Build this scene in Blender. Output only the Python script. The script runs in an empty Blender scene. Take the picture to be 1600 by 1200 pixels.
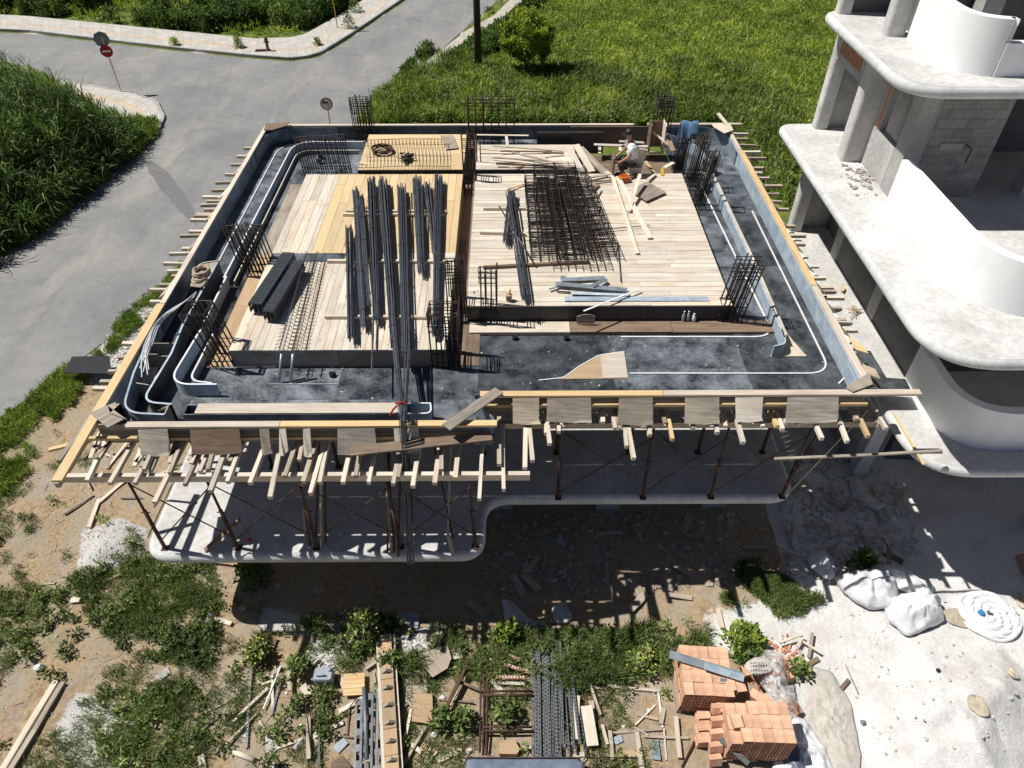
import bpy, math, random
import numpy as np
from mathutils import Vector, Matrix, noise as mnoise
random.seed(7); rng=np.random.default_rng(7)
S=bpy.context.scene; COL=S.collection
R=math.radians
# ---------------- camera
H=14.8; F=1130.0; PITCH=R(42.65); CP,SP=math.cos(PITCH),math.sin(PITCH)
cd=bpy.data.cameras.new('camera'); cam=bpy.data.objects.new('camera',cd); COL.objects.link(cam); S.camera=cam
cam.location=(0,0,H); cam.rotation_euler=(R(90)-PITCH,0,R(-0.35))
cd.sensor_fit='HORIZONTAL'; cd.sensor_width=36; cd.lens=F/1600*36; cd.clip_end=2000; cd.clip_start=.1
S.render.resolution_x=1024; S.render.resolution_y=768
# ---------------- world + sun
ELEV=R(58); SD=Vector((0.98,-0.2,0)).normalized()      # SD: direction the shadows fall
w=bpy.data.worlds.new('World'); S.world=w; w.use_nodes=True
nt=w.node_tree; bg=nt.nodes['Background']; sky=nt.nodes.new('ShaderNodeTexSky'); sky.sky_type='NISHITA'; sky.sun_disc=False
sky.sun_elevation=ELEV; sky.sun_rotation=math.atan2(-SD.x,-SD.y)
sky.air_density=.55; sky.dust_density=.3; sky.ozone_density=1.6
nt.links.new(sky.outputs[0],bg.inputs[0]); bg.inputs[1].default_value=0.05
sl=bpy.data.lights.new('sun','SUN'); sl.energy=5.0; sl.angle=R(0.5); sl.color=(1,.965,.9)
sun=bpy.data.objects.new('sun',sl); COL.objects.link(sun); sun.location=(0,0,40)
tosun=Vector((-SD.x*math.cos(ELEV),-SD.y*math.cos(ELEV),math.sin(ELEV)))
sun.rotation_euler=tosun.to_track_quat('Z','Y').to_euler()
S.view_settings.view_transform='Standard'; S.view_settings.look='None'; S.view_settings.exposure=0.14; S.view_settings.gamma=1
# ---------------- geometry helpers
def P(u,v,h=H):
    """point of the horizontal plane h metres below eye level seen at u,v of the photograph"""
    du=(u-800)/F; dv=(v-600)/F; t=h/(SP+dv*CP)
    x=du*t; y=(CP-dv*SP)*t; a=R(-0.35)
    return Vector((x*math.cos(a)-y*math.sin(a), x*math.sin(a)+y*math.cos(a), H-h))
def height_at(p,v):
    """height above p at which row v is reached"""
    dv=(v-600)/F; r=(CP-dv*SP)/(SP+dv*CP)
    return (H-p.y/r)-p.z
ZB=H-9.5; ZL=H-9.95; ZS=H-12.6
def rounded(pts,rad,closed=True,n=7):
    out=[]; N=len(pts)
    for i,p in enumerate(pts):
        p=Vector(p[:2]); r=rad[i] if isinstance(rad,(list,tuple)) else rad
        if (not closed and i in(0,N-1)) or r<=0: out.append(p); continue
        a=Vector(pts[i-1][:2]); b=Vector(pts[(i+1)%N][:2])
        da=(a-p).normalized(); db=(b-p).normalized(); ang=da.angle(db); d=min(r/math.tan(ang/2),(a-p).length*.5,(b-p).length*.5)
        s=p+da*d; e=p+db*d
        for k in range(n+1):
            t=k/n; out.append(s*(1-t)**2+p*2*t*(1-t)+e*t*t)
    return out
class MB:
    def __init__(s): s.v=[]; s.f=[]; s.t=[]; s.g=[]; s.sm=[]
    def add(s,vs,fs,tone=None,g=None,smooth=False):
        o=len(s.v); t=random.random() if tone is None else tone
        off=Vector((random.random()*50,random.random()*50,random.random()*50))
        s.v+= [tuple(p) for p in vs]
        s.g+= [tuple(Vector(q)+off) for q in (g if g else vs)]
        for f in fs: s.f.append(tuple(i+o for i in f)); s.t.append(t); s.sm.append(smooth)
        return s
    def box(s,c,size,rot=None,tone=None,axis=None):
        c=Vector(c); hx,hy,hz=[q/2 for q in size]
        L=[Vector((x,y,z)) for z in(-hz,hz) for y in(-hy,hy) for x in(-hx,hx)]
        ax=axis if axis is not None else max(range(3),key=lambda i:size[i])
        M=rot if rot is not None else Matrix.Identity(3)
        if not isinstance(M,Matrix): M=Matrix.Rotation(M,3,'Z')
        g=[(p[ax],p[(ax+1)%3],p[(ax+2)%3]) for p in L]
        return s.add([c+M@p for p in L],[(0,2,3,1),(4,5,7,6),(0,1,5,4),(2,6,7,3),(0,4,6,2),(1,3,7,5)],tone,g)
    def bx(s,x0,x1,y0,y1,z0,z1,tone=None,axis=None):
        return s.box(((x0+x1)/2,(y0+y1)/2,(z0+z1)/2),(abs(x1-x0),abs(y1-y0),abs(z1-z0)),tone=tone,axis=axis)
    def beam(s,a,b,w,h,tone=None,roll=0):
        a=Vector(a); b=Vector(b); d=(b-a); L=d.length
        if L<1e-5: return s
        x=d.normalized(); up=Vector((0,0,1)); 
        if abs(x.z)>.97: up=Vector((0,1,0))
        y=up.cross(x).normalized(); z=x.cross(y)
        M=Matrix((x,y,z)).transposed()@Matrix.Rotation(roll,3,'X')
        return s.box((a+b)/2,(L,w,h),M,tone,0)
    def tube(s,pts,r,n=6,tone=None,cap=True):
        pts=[Vector(p) for p in pts]; vs=[]; fs=[]; g=[]; N=len(pts); al=0
        prev=None
        for i,p in enumerate(pts):
            d=(pts[min(i+1,N-1)]-pts[max(i-1,0)]).normalized()
            if prev is None: a=d.orthogonal().normalized()
            else: a=(prev-d*prev.dot(d)).normalized()
            prev=a; b=d.cross(a); rr=r[i] if isinstance(r,(list,tuple)) else r
            if i: al+=(p-pts[i-1]).length
            for k in range(n):
                t=2*math.pi*k/n; vs.append(p+a*math.cos(t)*rr+b*math.sin(t)*rr); g.append((al,math.cos(t)*rr,math.sin(t)*rr))
        for i in range(N-1):
            for k in range(n): fs.append((i*n+k,i*n+(k+1)%n,(i+1)*n+(k+1)%n,(i+1)*n+k))
        if cap: fs.append(tuple(range(n))[::-1]); fs.append(tuple((N-1)*n+k for k in range(n)))
        return s.add(vs,fs,tone,g,smooth=n>5)
    def prism(s,pts,z0,z1,tone=None,g=None):
        n=len(pts); vs=[(p[0],p[1],z0) for p in pts]+[(p[0],p[1],z1) for p in pts]
        fs=[tuple(range(n))[::-1],tuple(range(n,2*n))]+[(i,(i+1)%n,n+(i+1)%n,n+i) for i in range(n)]
        return s.add(vs,fs,tone)
    def plate(s,pts,t,tone=None):
        """thin plate from 3-D corner points, thickness t"""
        pts=[Vector(p) for p in pts]; nrm=(pts[1]-pts[0]).cross(pts[2]-pts[0]).normalized()
        if nrm.z<0: pts=pts[::-1]; nrm=-nrm
        n=len(pts); x=(pts[1]-pts[0]).normalized(); y=nrm.cross(x)
        allp=[p-nrm*t for p in pts]+pts
        g=[((p-pts[0]).dot(x),(p-pts[0]).dot(y),0) for p in allp]
        return s.add(allp,[tuple(range(n))[::-1],tuple(range(n,2*n))]+[(i,(i+1)%n,n+(i+1)%n,n+i) for i in range(n)],tone,g)
    def rings(s,path,prof,tone=.5,caps=True):
        """closed path (ccw); prof = [(inset,z)...] from bottom to top"""
        N=len(path); P2=[Vector(p) for p in path]; vs=[]; fs=[]
        nr=[]
        for i in range(N):
            d=(P2[(i+1)%N]-P2[i-1]).normalized(); nr.append(Vector((-d.y,d.x)))
        for ins,z in prof:
            for i in range(N): q=P2[i]+nr[i]*ins; vs.append((q.x,q.y,z))
        m=len(prof)
        for j in range(m-1):
            for i in range(N): fs.append((j*N+i,j*N+(i+1)%N,(j+1)*N+(i+1)%N,(j+1)*N+i))
        o=len(s.v); s.add(vs,fs,tone,None,True)
        if caps:
            s.add(vs[:N],[tuple(range(N))[::-1]],tone); s.add(vs[-N:],[tuple(range(N))],tone)
        return s
    def wall(s,path,z0,z1,th,tone=None,smooth=True):
        """open path, vertical band"""
        p=[Vector(q[:2]) for q in path]; N=len(p); A=[];B=[]; al=[0]
        for i in range(N):
            d=(p[min(i+1,N-1)]-p[max(i-1,0)]).normalized(); n=Vector((-d.y,d.x)); A.append(p[i]+n*th/2); B.append(p[i]-n*th/2)
            if i: al.append(al[-1]+(p[i]-p[i-1]).length)
        zz=lambda z,i: z[i] if isinstance(z,(list,tuple)) else z
        t=random.random() if tone is None else tone
        def strip(fa,fb,sm):
            vs=[];g=[]
            for i in range(N): vs+= [fa(i),fb(i)]; g+=[(al[i],fa(i)[2],0),(al[i],fb(i)[2],0)]
            s.add(vs,[(2*i,2*i+2,2*i+3,2*i+1) for i in range(N-1)],t,g,sm)
        a0=lambda i:(A[i].x,A[i].y,zz(z0,i)); a1=lambda i:(A[i].x,A[i].y,zz(z1,i)); b0=lambda i:(B[i].x,B[i].y,zz(z0,i)); b1=lambda i:(B[i].x,B[i].y,zz(z1,i))
        strip(a1,a0,smooth); strip(b0,b1,smooth); strip(b1,a1,False); strip(a0,b0,False)
        s.add([a0(0),a1(0),b1(0),b0(0)],[(0,1,2,3)],t); e=N-1; s.add([a0(e),a1(e),b1(e),b0(e)],[(3,2,1,0)],t)
        return s
    def lathe(s,c,prof,n=16,tone=None,axis='Z'):
        c=Vector(c); vs=[];fs=[]
        for r,z in prof:
            for k in range(n):
                t=2*math.pi*k/n; q=Vector((r*math.cos(t),r*math.sin(t),z))
                if axis=='Y': q=Vector((q.x,q.z,q.y))
                if axis=='X': q=Vector((q.z,q.x,q.y))
                vs.append(c+q)
        m=len(prof)
        for j in range(m-1):
            for k in range(n): fs.append((j*n+k,j*n+(k+1)%n,(j+1)*n+(k+1)%n,(j+1)*n+k))
        fs.append(tuple(range(n))[::-1]); fs.append(tuple((m-1)*n+k for k in range(n)))
        return s.add(vs,fs,tone,None,True)
    def build(s,name,mat,parent=None):
        V=np.array(s.v,dtype=float); c=np.array([(V[:,0].min()+V[:,0].max())/2,(V[:,1].min()+V[:,1].max())/2,V[:,2].min()])
        me=bpy.data.meshes.new(name); me.from_pydata([tuple(q) for q in V-c],[],s.f)
        a=me.attributes.new('tone','FLOAT','FACE'); a.data.foreach_set('value',np.array(s.t,dtype=np.float32))
        a=me.attributes.new('gc','FLOAT_VECTOR','POINT'); a.data.foreach_set('vector',np.array(s.g,dtype=np.float32).ravel())
        me.polygons.foreach_set('use_smooth',s.sm)
        me.materials.append(mat); me.update()
        o=bpy.data.objects.new(name,me); COL.objects.link(o); c=Vector(c)
        if parent is not None: o.parent=parent; c=c-wloc(parent)
        o.location=c
        return o
def wloc(o):
    l=Vector(o.location)
    while o.parent is not None: o=o.parent; l=l+Vector(o.location)
    return l
def tag(o,label=None,cat=None,group=None,kind=None):
    if label: o['label']=label
    if cat: o['category']=cat
    if group: o['group']=group
    if kind: o['kind']=kind
    return o
def thing(name,label,cat,loc,group=None):
    o=bpy.data.objects.new(name,None); COL.objects.link(o); o.location=loc; o.empty_display_size=.2
    return tag(o,label,cat,group)
ORD='first second third fourth fifth sixth seventh eighth ninth tenth eleventh twelfth thirteenth fourteenth fifteenth sixteenth seventeenth eighteenth nineteenth twentieth'.split()
TENS={2:'twenty',3:'thirty',4:'forty'}
def ordn(i):
    if i<20: return ORD[i]
    n=i+1
    if n%10==0: return {30:'thirtieth',40:'fortieth'}[n]
    return TENS[n//10]+'-'+ORD[n%10-1]
# ---------------- numpy value noise
def vnoise(x,y,sc,seed=0):
    x=np.asarray(x)/sc; y=np.asarray(y)/sc; xi=np.floor(x).astype(int); yi=np.floor(y).astype(int); fx=x-xi; fy=y-yi
    def h(a,b):
        n=(a*374761393+b*668265263+seed*1442695041)&0x7fffffff; n=((n^(n>>13))*1274126177)&0x7fffffff
        return ((n^(n>>16))&0xffff)/65535.0
    fx=fx*fx*(3-2*fx); fy=fy*fy*(3-2*fy)
    return (h(xi,yi)*(1-fx)+h(xi+1,yi)*fx)*(1-fy)+(h(xi,yi+1)*(1-fx)+h(xi+1,yi+1)*fx)*fy
def fbm(x,y,sc,seed=0,o=4):
    s=0;a=1;t=0
    for i in range(o): s=s+a*vnoise(x,y,sc/2**i,seed+i*17); t+=a; a*=.55
    return s/t
def sdist(x,y,poly):
    """signed distance to polygon, negative inside"""
    d=np.full(x.shape,1e9); ins=np.zeros(x.shape,bool); n=len(poly)
    for i in range(n):
        ax,ay=poly[i][0],poly[i][1]; bx_,by=poly[(i+1)%n][0],poly[(i+1)%n][1]
        ex,ey=bx_-ax,by-ay; l=ex*ex+ey*ey+1e-9
        t=np.clip(((x-ax)*ex+(y-ay)*ey)/l,0,1); d=np.minimum(d,np.hypot(x-ax-t*ex,y-ay-t*ey))
        c=((ay>y)!=(by>y)); 
        with np.errstate(divide='ignore',invalid='ignore'): c&= x<(ex*(y-ay)/(ey if abs(ey)>1e-9 else 1e-9)+ax)
        ins^=c
    return np.where(ins,-d,d)
def mask(x,y,poly,soft): return np.clip(.5-sdist(x,y,poly)/soft,0,1)
def G(*uv): return [P(u,v) for u,v in uv]
# ---------------- materials
def newmat(name):
    m=bpy.data.materials.new(name); m.use_nodes=True; n=m.node_tree; b=n.nodes['Principled BSDF']; return m,n,b
def nd(n,t,**k):
    x=n.nodes.new(t)
    for a,v in k.items(): setattr(x,a,v)
    return x
def ramp(n,fac,stops):
    r=nd(n,'ShaderNodeValToRGB'); e=r.color_ramp.elements
    while len(e)<len(stops): e.new(.5)
    for i,(p,c) in enumerate(stops): e[i].position=p; e[i].color=(*c,1) if len(c)==3 else c
    n.links.new(fac,r.inputs[0]); return r.outputs[0]
def attr(n,name,out='Fac'):
    a=nd(n,'ShaderNodeAttribute'); a.attribute_name=name; return a.outputs[out]
def mapped(n,vec,scale):
    m=nd(n,'ShaderNodeMapping'); m.inputs['Scale'].default_value=scale; n.links.new(vec,m.inputs[0]); return m.outputs[0]
def noise(n,vec,scale,detail=4,rough=.6,dist=0):
    t=nd(n,'ShaderNodeTexNoise'); t.inputs['Scale'].default_value=scale; t.inputs['Detail'].default_value=detail; t.inputs['Roughness'].default_value=rough; t.inputs['Distortion'].default_value=dist
    if vec is not None: n.links.new(vec,t.inputs['Vector'])
    return t.outputs[0]
def mix(n,f,a,b,mode='MIX'):
    m=nd(n,'ShaderNodeMix',data_type='RGBA',blend_type=mode)
    for s,v in ((m.inputs[0],f),(m.inputs[6],a),(m.inputs[7],b)):
        if hasattr(v,'is_output') or isinstance(v,bpy.types.NodeSocket): n.links.new(v,s)
        elif isinstance(v,(int,float)): s.default_value=v
        else: s.default_value=(*v,1)
    return m.outputs[2]
def math_(n,op,a,b=0.,clamp=False):
    m=nd(n,'ShaderNodeMath',operation=op,use_clamp=clamp)
    for i,v in enumerate((a,b)):
        if isinstance(v,bpy.types.NodeSocket): n.links.new(v,m.inputs[i])
        else: m.inputs[i].default_value=v
    return m.outputs[0]
def bump(n,b,h,st,dist=.02):
    x=nd(n,'ShaderNodeBump'); x.inputs['Strength'].default_value=st; x.inputs['Distance'].default_value=dist; n.links.new(h,x.inputs['Height']); n.links.new(x.outputs[0],b.inputs['Normal'])
def objrand(n): return nd(n,'ShaderNodeObjectInfo').outputs['Random']
def tonemix(n):
    """random number per piece: face tone + object random"""
    return math_(n,'FRACT',math_(n,'ADD',attr(n,'tone'),objrand(n)))
def wood(name,light,dark,stain=(.16,.12,.09),stain_amt=.5,tonal=.35,knots=True):
    m,n,b=newmat(name); g=attr(n,'gc','Vector'); t=tonemix(n)
    gr=noise(n,mapped(n,g,(1.2,26,26)),1,5,.65,.4)
    c=ramp(n,gr,[(.3,dark),(.62,light)])
    big=noise(n,mapped(n,g,(1.0,3,3)),1.3,4,.6)
    st=ramp(n,big,[(.48,(0,0,0)),(.68,(1,1,1))])
    c=mix(n,math_(n,'MULTIPLY',st,stain_amt),c,stain)
    tv=ramp(n,t,[(0,(1-tonal,)*3),(.35,(1-.4*tonal,)*3),(1,(1.1,1.1,1.08))])
    c=mix(n,1.,c,tv,'MULTIPLY')
    # warm / grey drift per piece
    t2=math_(n,'FRACT',math_(n,'MULTIPLY',t,7.31))
    c=mix(n,math_(n,'MULTIPLY',t2,.35),c,mix(n,1.,c,(1.05,.86,.66),'MULTIPLY'))
    n.links.new(c,b.inputs['Base Color']); b.inputs['Roughness'].default_value=.78
    bump(n,b,gr,.35,.004); return m
def plain(name,col,rough=.6,metal=0,var=.25,sc=6,spec=.5,bmp=.15,coat=0):
    m,n,b=newmat(name); g=attr(n,'gc','Vector'); t=tonemix(n)
    x=noise(n,g,sc,5,.62); x2=noise(n,g,sc*6,3,.6)
    c=ramp(n,x,[(.3,tuple(q*(1-var) for q in col)),(.7,tuple(min(1,q*(1+var*.6)) for q in col))])
    c=mix(n,.4,c,ramp(n,x2,[(.3,(.6,.6,.6)),(.7,(1.15,1.15,1.15))]),'MULTIPLY')
    c=mix(n,1.,c,ramp(n,t,[(0,(1-var,)*3),(1,(1.08,)*3)]),'MULTIPLY')
    n.links.new(c,b.inputs['Base Color']); b.inputs['Roughness'].default_value=rough; b.inputs['Metallic'].default_value=metal
    b.inputs['Specular IOR Level'].default_value=spec; b.inputs['Coat Weight'].default_value=coat
    if bmp: bump(n,b,x2,bmp,.01)
    return m
def stained(name,base,stain,sc,lo,hi,rough=.4,extra=None,bmp=.1,var=.25,spec=.5):
    m,n,b=newmat(name); g=attr(n,'gc','Vector'); t=tonemix(n)
    a=noise(n,g,sc,8,.68,.3); f=noise(n,g,sc*9,5,.7)
    c=ramp(n,math_(n,'ADD',math_(n,'MULTIPLY',a,.8),math_(n,'MULTIPLY',f,.2)),[(lo,base),(hi,stain)])
    if extra:
        e=noise(n,g,sc*.45,6,.6,.5); c=mix(n,ramp(n,e,[(.56,(0,0,0)),(.7,(1,1,1))]),c,extra)
    c=mix(n,1.,c,ramp(n,t,[(0,(1-var,)*3),(1,(1+var*.5,)*3)]),'MULTIPLY')
    c=mix(n,.5,c,ramp(n,f,[(.3,(.7,.7,.7)),(.7,(1.15,1.15,1.15))]),'MULTIPLY')
    spk=noise(n,g,38,2,.5); c=mix(n,ramp(n,spk,[(.70,(0,0,0)),(.76,(.7,.7,.7))]),c,mix(n,1.,stain,(1.8,1.8,1.8),'MULTIPLY'))
    n.links.new(c,b.inputs['Base Color']); b.inputs['Roughness'].default_value=rough; b.inputs['Specular IOR Level'].default_value=spec
    n.links.new(ramp(n,a,[(.3,(rough,)*3),(.7,(min(1,rough+.35),)*3)]),b.inputs['Roughness'])
    bump(n,b,f,bmp,.01); return m
def leafmat(name,cols,rough=.6,trans=.25):
    m,n,b=newmat(name); t=attr(n,'tone')
    c=ramp(n,t,[(i/(len(cols)-1),q) for i,q in enumerate(cols)])
    p=nd(n,'ShaderNodeNewGeometry').outputs['Position']; x=noise(n,p,.55,4,.6)
    c=mix(n,1.,c,ramp(n,x,[(.3,(.5,.55,.5)),(.7,(1.45,1.38,1.15))]),'MULTIPLY')
    n.links.new(c,b.inputs['Base Color']); b.inputs['Roughness'].default_value=rough; b.inputs['Specular IOR Level'].default_value=.25
    tr=nd(n,'ShaderNodeBsdfTranslucent'); n.links.new(mix(n,1.,c,(1.2,1.3,.6),'MULTIPLY'),tr.inputs[0])
    ms=nd(n,'ShaderNodeMixShader'); ms.inputs[0].default_value=trans; n.links.new(b.outputs[0],ms.inputs[1]); n.links.new(tr.outputs[0],ms.inputs[2])
    n.links.new(ms.outputs[0],n.nodes['Material Output'].inputs[0]); return m
M={}
M['oldwood']=wood('weathered_timber',(.54,.48,.40),(.31,.26,.2),(.14,.11,.085),.45,.35)
M['deck']=wood('deck_boards',(.68,.63,.55),(.53,.475,.405),(.38,.29,.21),.45,.16)
M['newwood']=wood('fresh_timber',(.68,.52,.30),(.54,.38,.19),(.42,.27,.12),.25,.2)
M['yellowwood']=wood('yellow_panel',(.66,.52,.32),(.56,.42,.23),(.48,.34,.18),.3,.12)
M['palewood']=wood('pale_timber',(.72,.66,.58),(.53,.475,.40),(.30,.25,.2),.3,.25)
M['greyply']=wood('grey_plywood',(.44,.40,.34),(.24,.205,.17),(.12,.095,.075),.5,.3)
M['brownwood']=wood('brown_timber',(.25,.18,.13),(.13,.09,.065),(.07,.05,.04),.5,.3)
M['blackply']=stained('black_film_plywood',(.022,.024,.028),(.12,.10,.085),1.6,.42,.78,.42,None,.08,.3)
M['film']=stained('blue_black_film_panel',(.024,.028,.034),(.21,.235,.26),1.9,.38,.66,.24,(.034,.038,.044),.08,.6)
M['formface']=stained('form_face_blue',(.05,.07,.1),(.32,.38,.44),1.8,.35,.7,.4,None,.08,.2)
M['bluestrip']=stained('pale_blue_form_strip',(.22,.29,.36),(.52,.60,.68),2.5,.3,.65,.42,None,.05,.15)
M['whitestrip']=plain('white_plastic_strip',(.74,.76,.78),.4,0,.1,5)
M['rebar']=plain('dark_rebar',(.045,.034,.028),.6,.3,.4,8)
M['steelbar']=plain('grey_steel_bars',(.125,.138,.16),.42,.4,.4,7,bmp=.05)
M['rust']=plain('rusty_steel',(.11,.055,.035),.75,.2,.45,7)
M['galv']=plain('galvanised_steel',(.40,.46,.52),.38,.5,.25,5)
M['darkgalv']=plain('grey_perforated_steel',(.20,.215,.23),.5,.5,.35,7)
def render_mat():
    m,n,b=newmat('white_render'); g=attr(n,'gc','Vector'); x=noise(n,g,.9,5,.6); y=noise(n,mapped(n,g,(3,.25,1)),1.4,4,.6)
    c=ramp(n,x,[(.3,(.84,.845,.85)),(.7,(.90,.90,.90))]); c=mix(n,.35,c,ramp(n,y,[(.35,(.86,.855,.84)),(.6,(1,1,1))]),'MULTIPLY')
    n.links.new(c,b.inputs['Base Color']); b.inputs['Roughness'].default_value=.8; bump(n,b,noise(n,g,30,3,.6),.1,.005); return m
M['plasterw']=render_mat()
M['concrete']=stained('raw_concrete',(.30,.29,.28),(.56,.55,.53),.8,.3,.68,.85,(.40,.385,.365),.3,.12,.3)
M['slabtop']=stained('dusty_concrete_slab',(.40,.39,.375),(.66,.65,.63),.9,.3,.62,.85,(.52,.505,.48),.3,.05,.3)
M['bullnose']=stained('slab_rim_concrete',(.42,.43,.43),(.68,.68,.67),.7,.3,.65,.6,None,.1,.05,.3)
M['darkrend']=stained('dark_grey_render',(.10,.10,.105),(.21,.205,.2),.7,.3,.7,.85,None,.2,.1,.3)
M['brick']=plain('terracotta',(.58,.26,.16),.8,0,.22,6,bmp=.2)
M['brickpale']=plain('pale_terracotta',(.74,.44,.29),.8,0,.24,6,bmp=.2)
M['hole']=plain('brick_hole_dark',(.12,.045,.025),.9,0,.2,6,bmp=0)
M['spacer']=plain('dark_perforated_strip',(.075,.085,.10),.5,.2,.25,8,bmp=.05)
M['dark']=plain('black_plastic',(.018,.019,.022),.45,0,.3,8,bmp=.05)
M['sack']=plain('white_woven_sack',(.76,.76,.78),.7,0,.1,3,bmp=.3)
M['paper']=plain('sack_paper',(.62,.58,.52),.8,0,.2,4)
M['red']=plain('red_paint',(.50,.02,.025),.4,0,.1,4,bmp=0)
M['yellow']=plain('yellow_paint',(.62,.40,.04),.5,0,.15,4,bmp=0)
M['signwhite']=plain('sign_white',(.8,.8,.8),.4,0,.03,4,bmp=0)
M['black']=plain('sign_black',(.015,.015,.015),.5,0,.1,4,bmp=0)
M['greymetal']=plain('grey_metal',(.22,.26,.31),.5,.3,.2,4)
M['bark']=plain('bark',(.07,.05,.035),.9,0,.4,8)
M['skin']=plain('skin',(.42,.22,.14),.55,0,.08,4,bmp=0)
M['shirt']=plain('white_cotton',(.76,.77,.80),.85,0,.05,6)
M['trouser']=plain('dark_trousers',(.035,.042,.04),.85,0,.25,6)
M['denim']=plain('blue_denim',(.10,.19,.33),.85,0,.3,7)
M['orange']=plain('orange_plastic',(.7,.17,.03),.5,0,.15,5)
M['rope']=plain('tan_hose',(.52,.42,.30),.7,0,.25,10)
M['cardb']=wood('cardboard_brown',(.50,.37,.24),(.40,.29,.18),(.28,.2,.12),.3,.25)
M['bluepl']=plain('blue_plastic',(.03,.25,.55),.4,0,.1,5)
M['plastic']=plain('grey_plastic',(.36,.41,.46),.4,0,.15,4,bmp=.05)
M['rubble']=plain('rubble_concrete',(.46,.44,.41),.9,0,.35,5,bmp=.3)
M['gravel']=plain('pale_concrete_lump',(.70,.68,.64),.95,0,.3,14,bmp=.9)
M['poly']=plain('clear_film',(.62,.60,.60),.25,0,.15,4,bmp=.4)
M['tarp']=plain('blue_grey_tarp',(.16,.20,.27),.3,0,.3,3,bmp=.2)
def film_clear():
    m,n,b=newmat('clear_plastic_film'); b.inputs['Base Color'].default_value=(.75,.74,.74,1); b.inputs['Roughness'].default_value=.2
    g=nd(n,'ShaderNodeNewGeometry').outputs['Position']; x=noise(n,g,9,4,.6,1)
    n.links.new(ramp(n,x,[(.4,(.12,)*3),(.7,(.75,)*3)]),b.inputs['Alpha']); bump(n,b,x,.6,.03); return m
M['clearfilm']=film_clear()
M['reed']=leafmat('reed_leaves',[(.03,.06,.018),(.07,.13,.03),(.12,.20,.05),(.38,.45,.2)])
M['weed']=leafmat('weed_leaves',[(.055,.085,.03),(.11,.16,.05),(.19,.25,.09),(.36,.39,.21)])
M['field']=leafmat('field_grass',[(.08,.13,.03),(.17,.25,.045),(.27,.36,.06),(.48,.5,.13)])
M['bush']=leafmat('bush_leaves',[(.04,.08,.025),(.08,.14,.04),(.14,.21,.06),(.26,.32,.13)])
M['tree']=leafmat('pine_foliage',[(.09,.15,.025),(.2,.29,.04),(.33,.43,.06),(.5,.56,.1)])
M['flower']=plain('yellow_flowers',(.6,.5,.03),.6,0,.1,5,bmp=0)
# ground, road, pavement
def ground_mat():
    m,n,b=newmat('ground_soil'); pos=nd(n,'ShaderNodeNewGeometry').outputs['Position']; z=attr(n,'zone','Color')
    sp=nd(n,'ShaderNodeSeparateColor'); n.links.new(z,sp.inputs[0])
    f1=noise(n,pos,1.1,8,.65); f2=noise(n,pos,9,8,.7); f3=noise(n,pos,45,4,.7); f4=noise(n,pos,.35,5,.6)
    dirt=ramp(n,f2,[(.3,(.22,.15,.09)),(.5,(.42,.305,.185)),(.7,(.56,.43,.28))])
    dirt=mix(n,ramp(n,f1,[(.42,(0,0,0)),(.66,(1,1,1))]),dirt,(.40,.355,.29))
    dust=ramp(n,f1,[(.3,(.62,.60,.585)),(.5,(.77,.76,.745)),(.7,(.84,.835,.825))])
    dust=mix(n,.5,dust,ramp(n,f2,[(.3,(.82,.80,.78)),(.65,(1.08,1.08,1.08))]),'MULTIPLY')
    green=ramp(n,f1,[(.3,(.07,.10,.025)),(.5,(.14,.185,.04)),(.7,(.22,.26,.055))])
    green=mix(n,.7,green,ramp(n,f2,[(.3,(.45,.5,.45)),(.7,(1.3,1.25,1.1))]),'MULTIPLY')
    green=mix(n,ramp(n,f4,[(.6,(0,0,0)),(.72,(.5,.5,.5))]),green,(.20,.19,.05))
    grav=ramp(n,f3,[(.3,(.40,.39,.37)),(.5,(.58,.565,.54)),(.7,(.70,.69,.66))])
    def soft(s,k=.5):
        q=math_(n,'ADD',s,math_(n,'MULTIPLY',math_(n,'SUBTRACT',math_(n,'ADD',math_(n,'MULTIPLY',f2,.6),math_(n,'MULTIPLY',f1,.4)),.5),k*3))
        return ramp(n,q,[(.42,(0,0,0)),(.6,(1,1,1))])
    c=mix(n,soft(sp.outputs[0],.35),dirt,dust); c=mix(n,soft(sp.outputs[2],.5),c,grav); c=mix(n,soft(sp.outputs[1],.6),c,green)
    c=mix(n,.5,c,ramp(n,f3,[(.3,(.65,.65,.65)),(.7,(1.2,1.2,1.2))]),'MULTIPLY')
    n.links.new(c,b.inputs['Base Color']); b.inputs['Roughness'].default_value=.95; b.inputs['Specular IOR Level'].default_value=.2
    bump(n,b,math_(n,'ADD',f2,math_(n,'MULTIPLY',f3,.5)),.8,.06); return m
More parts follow.
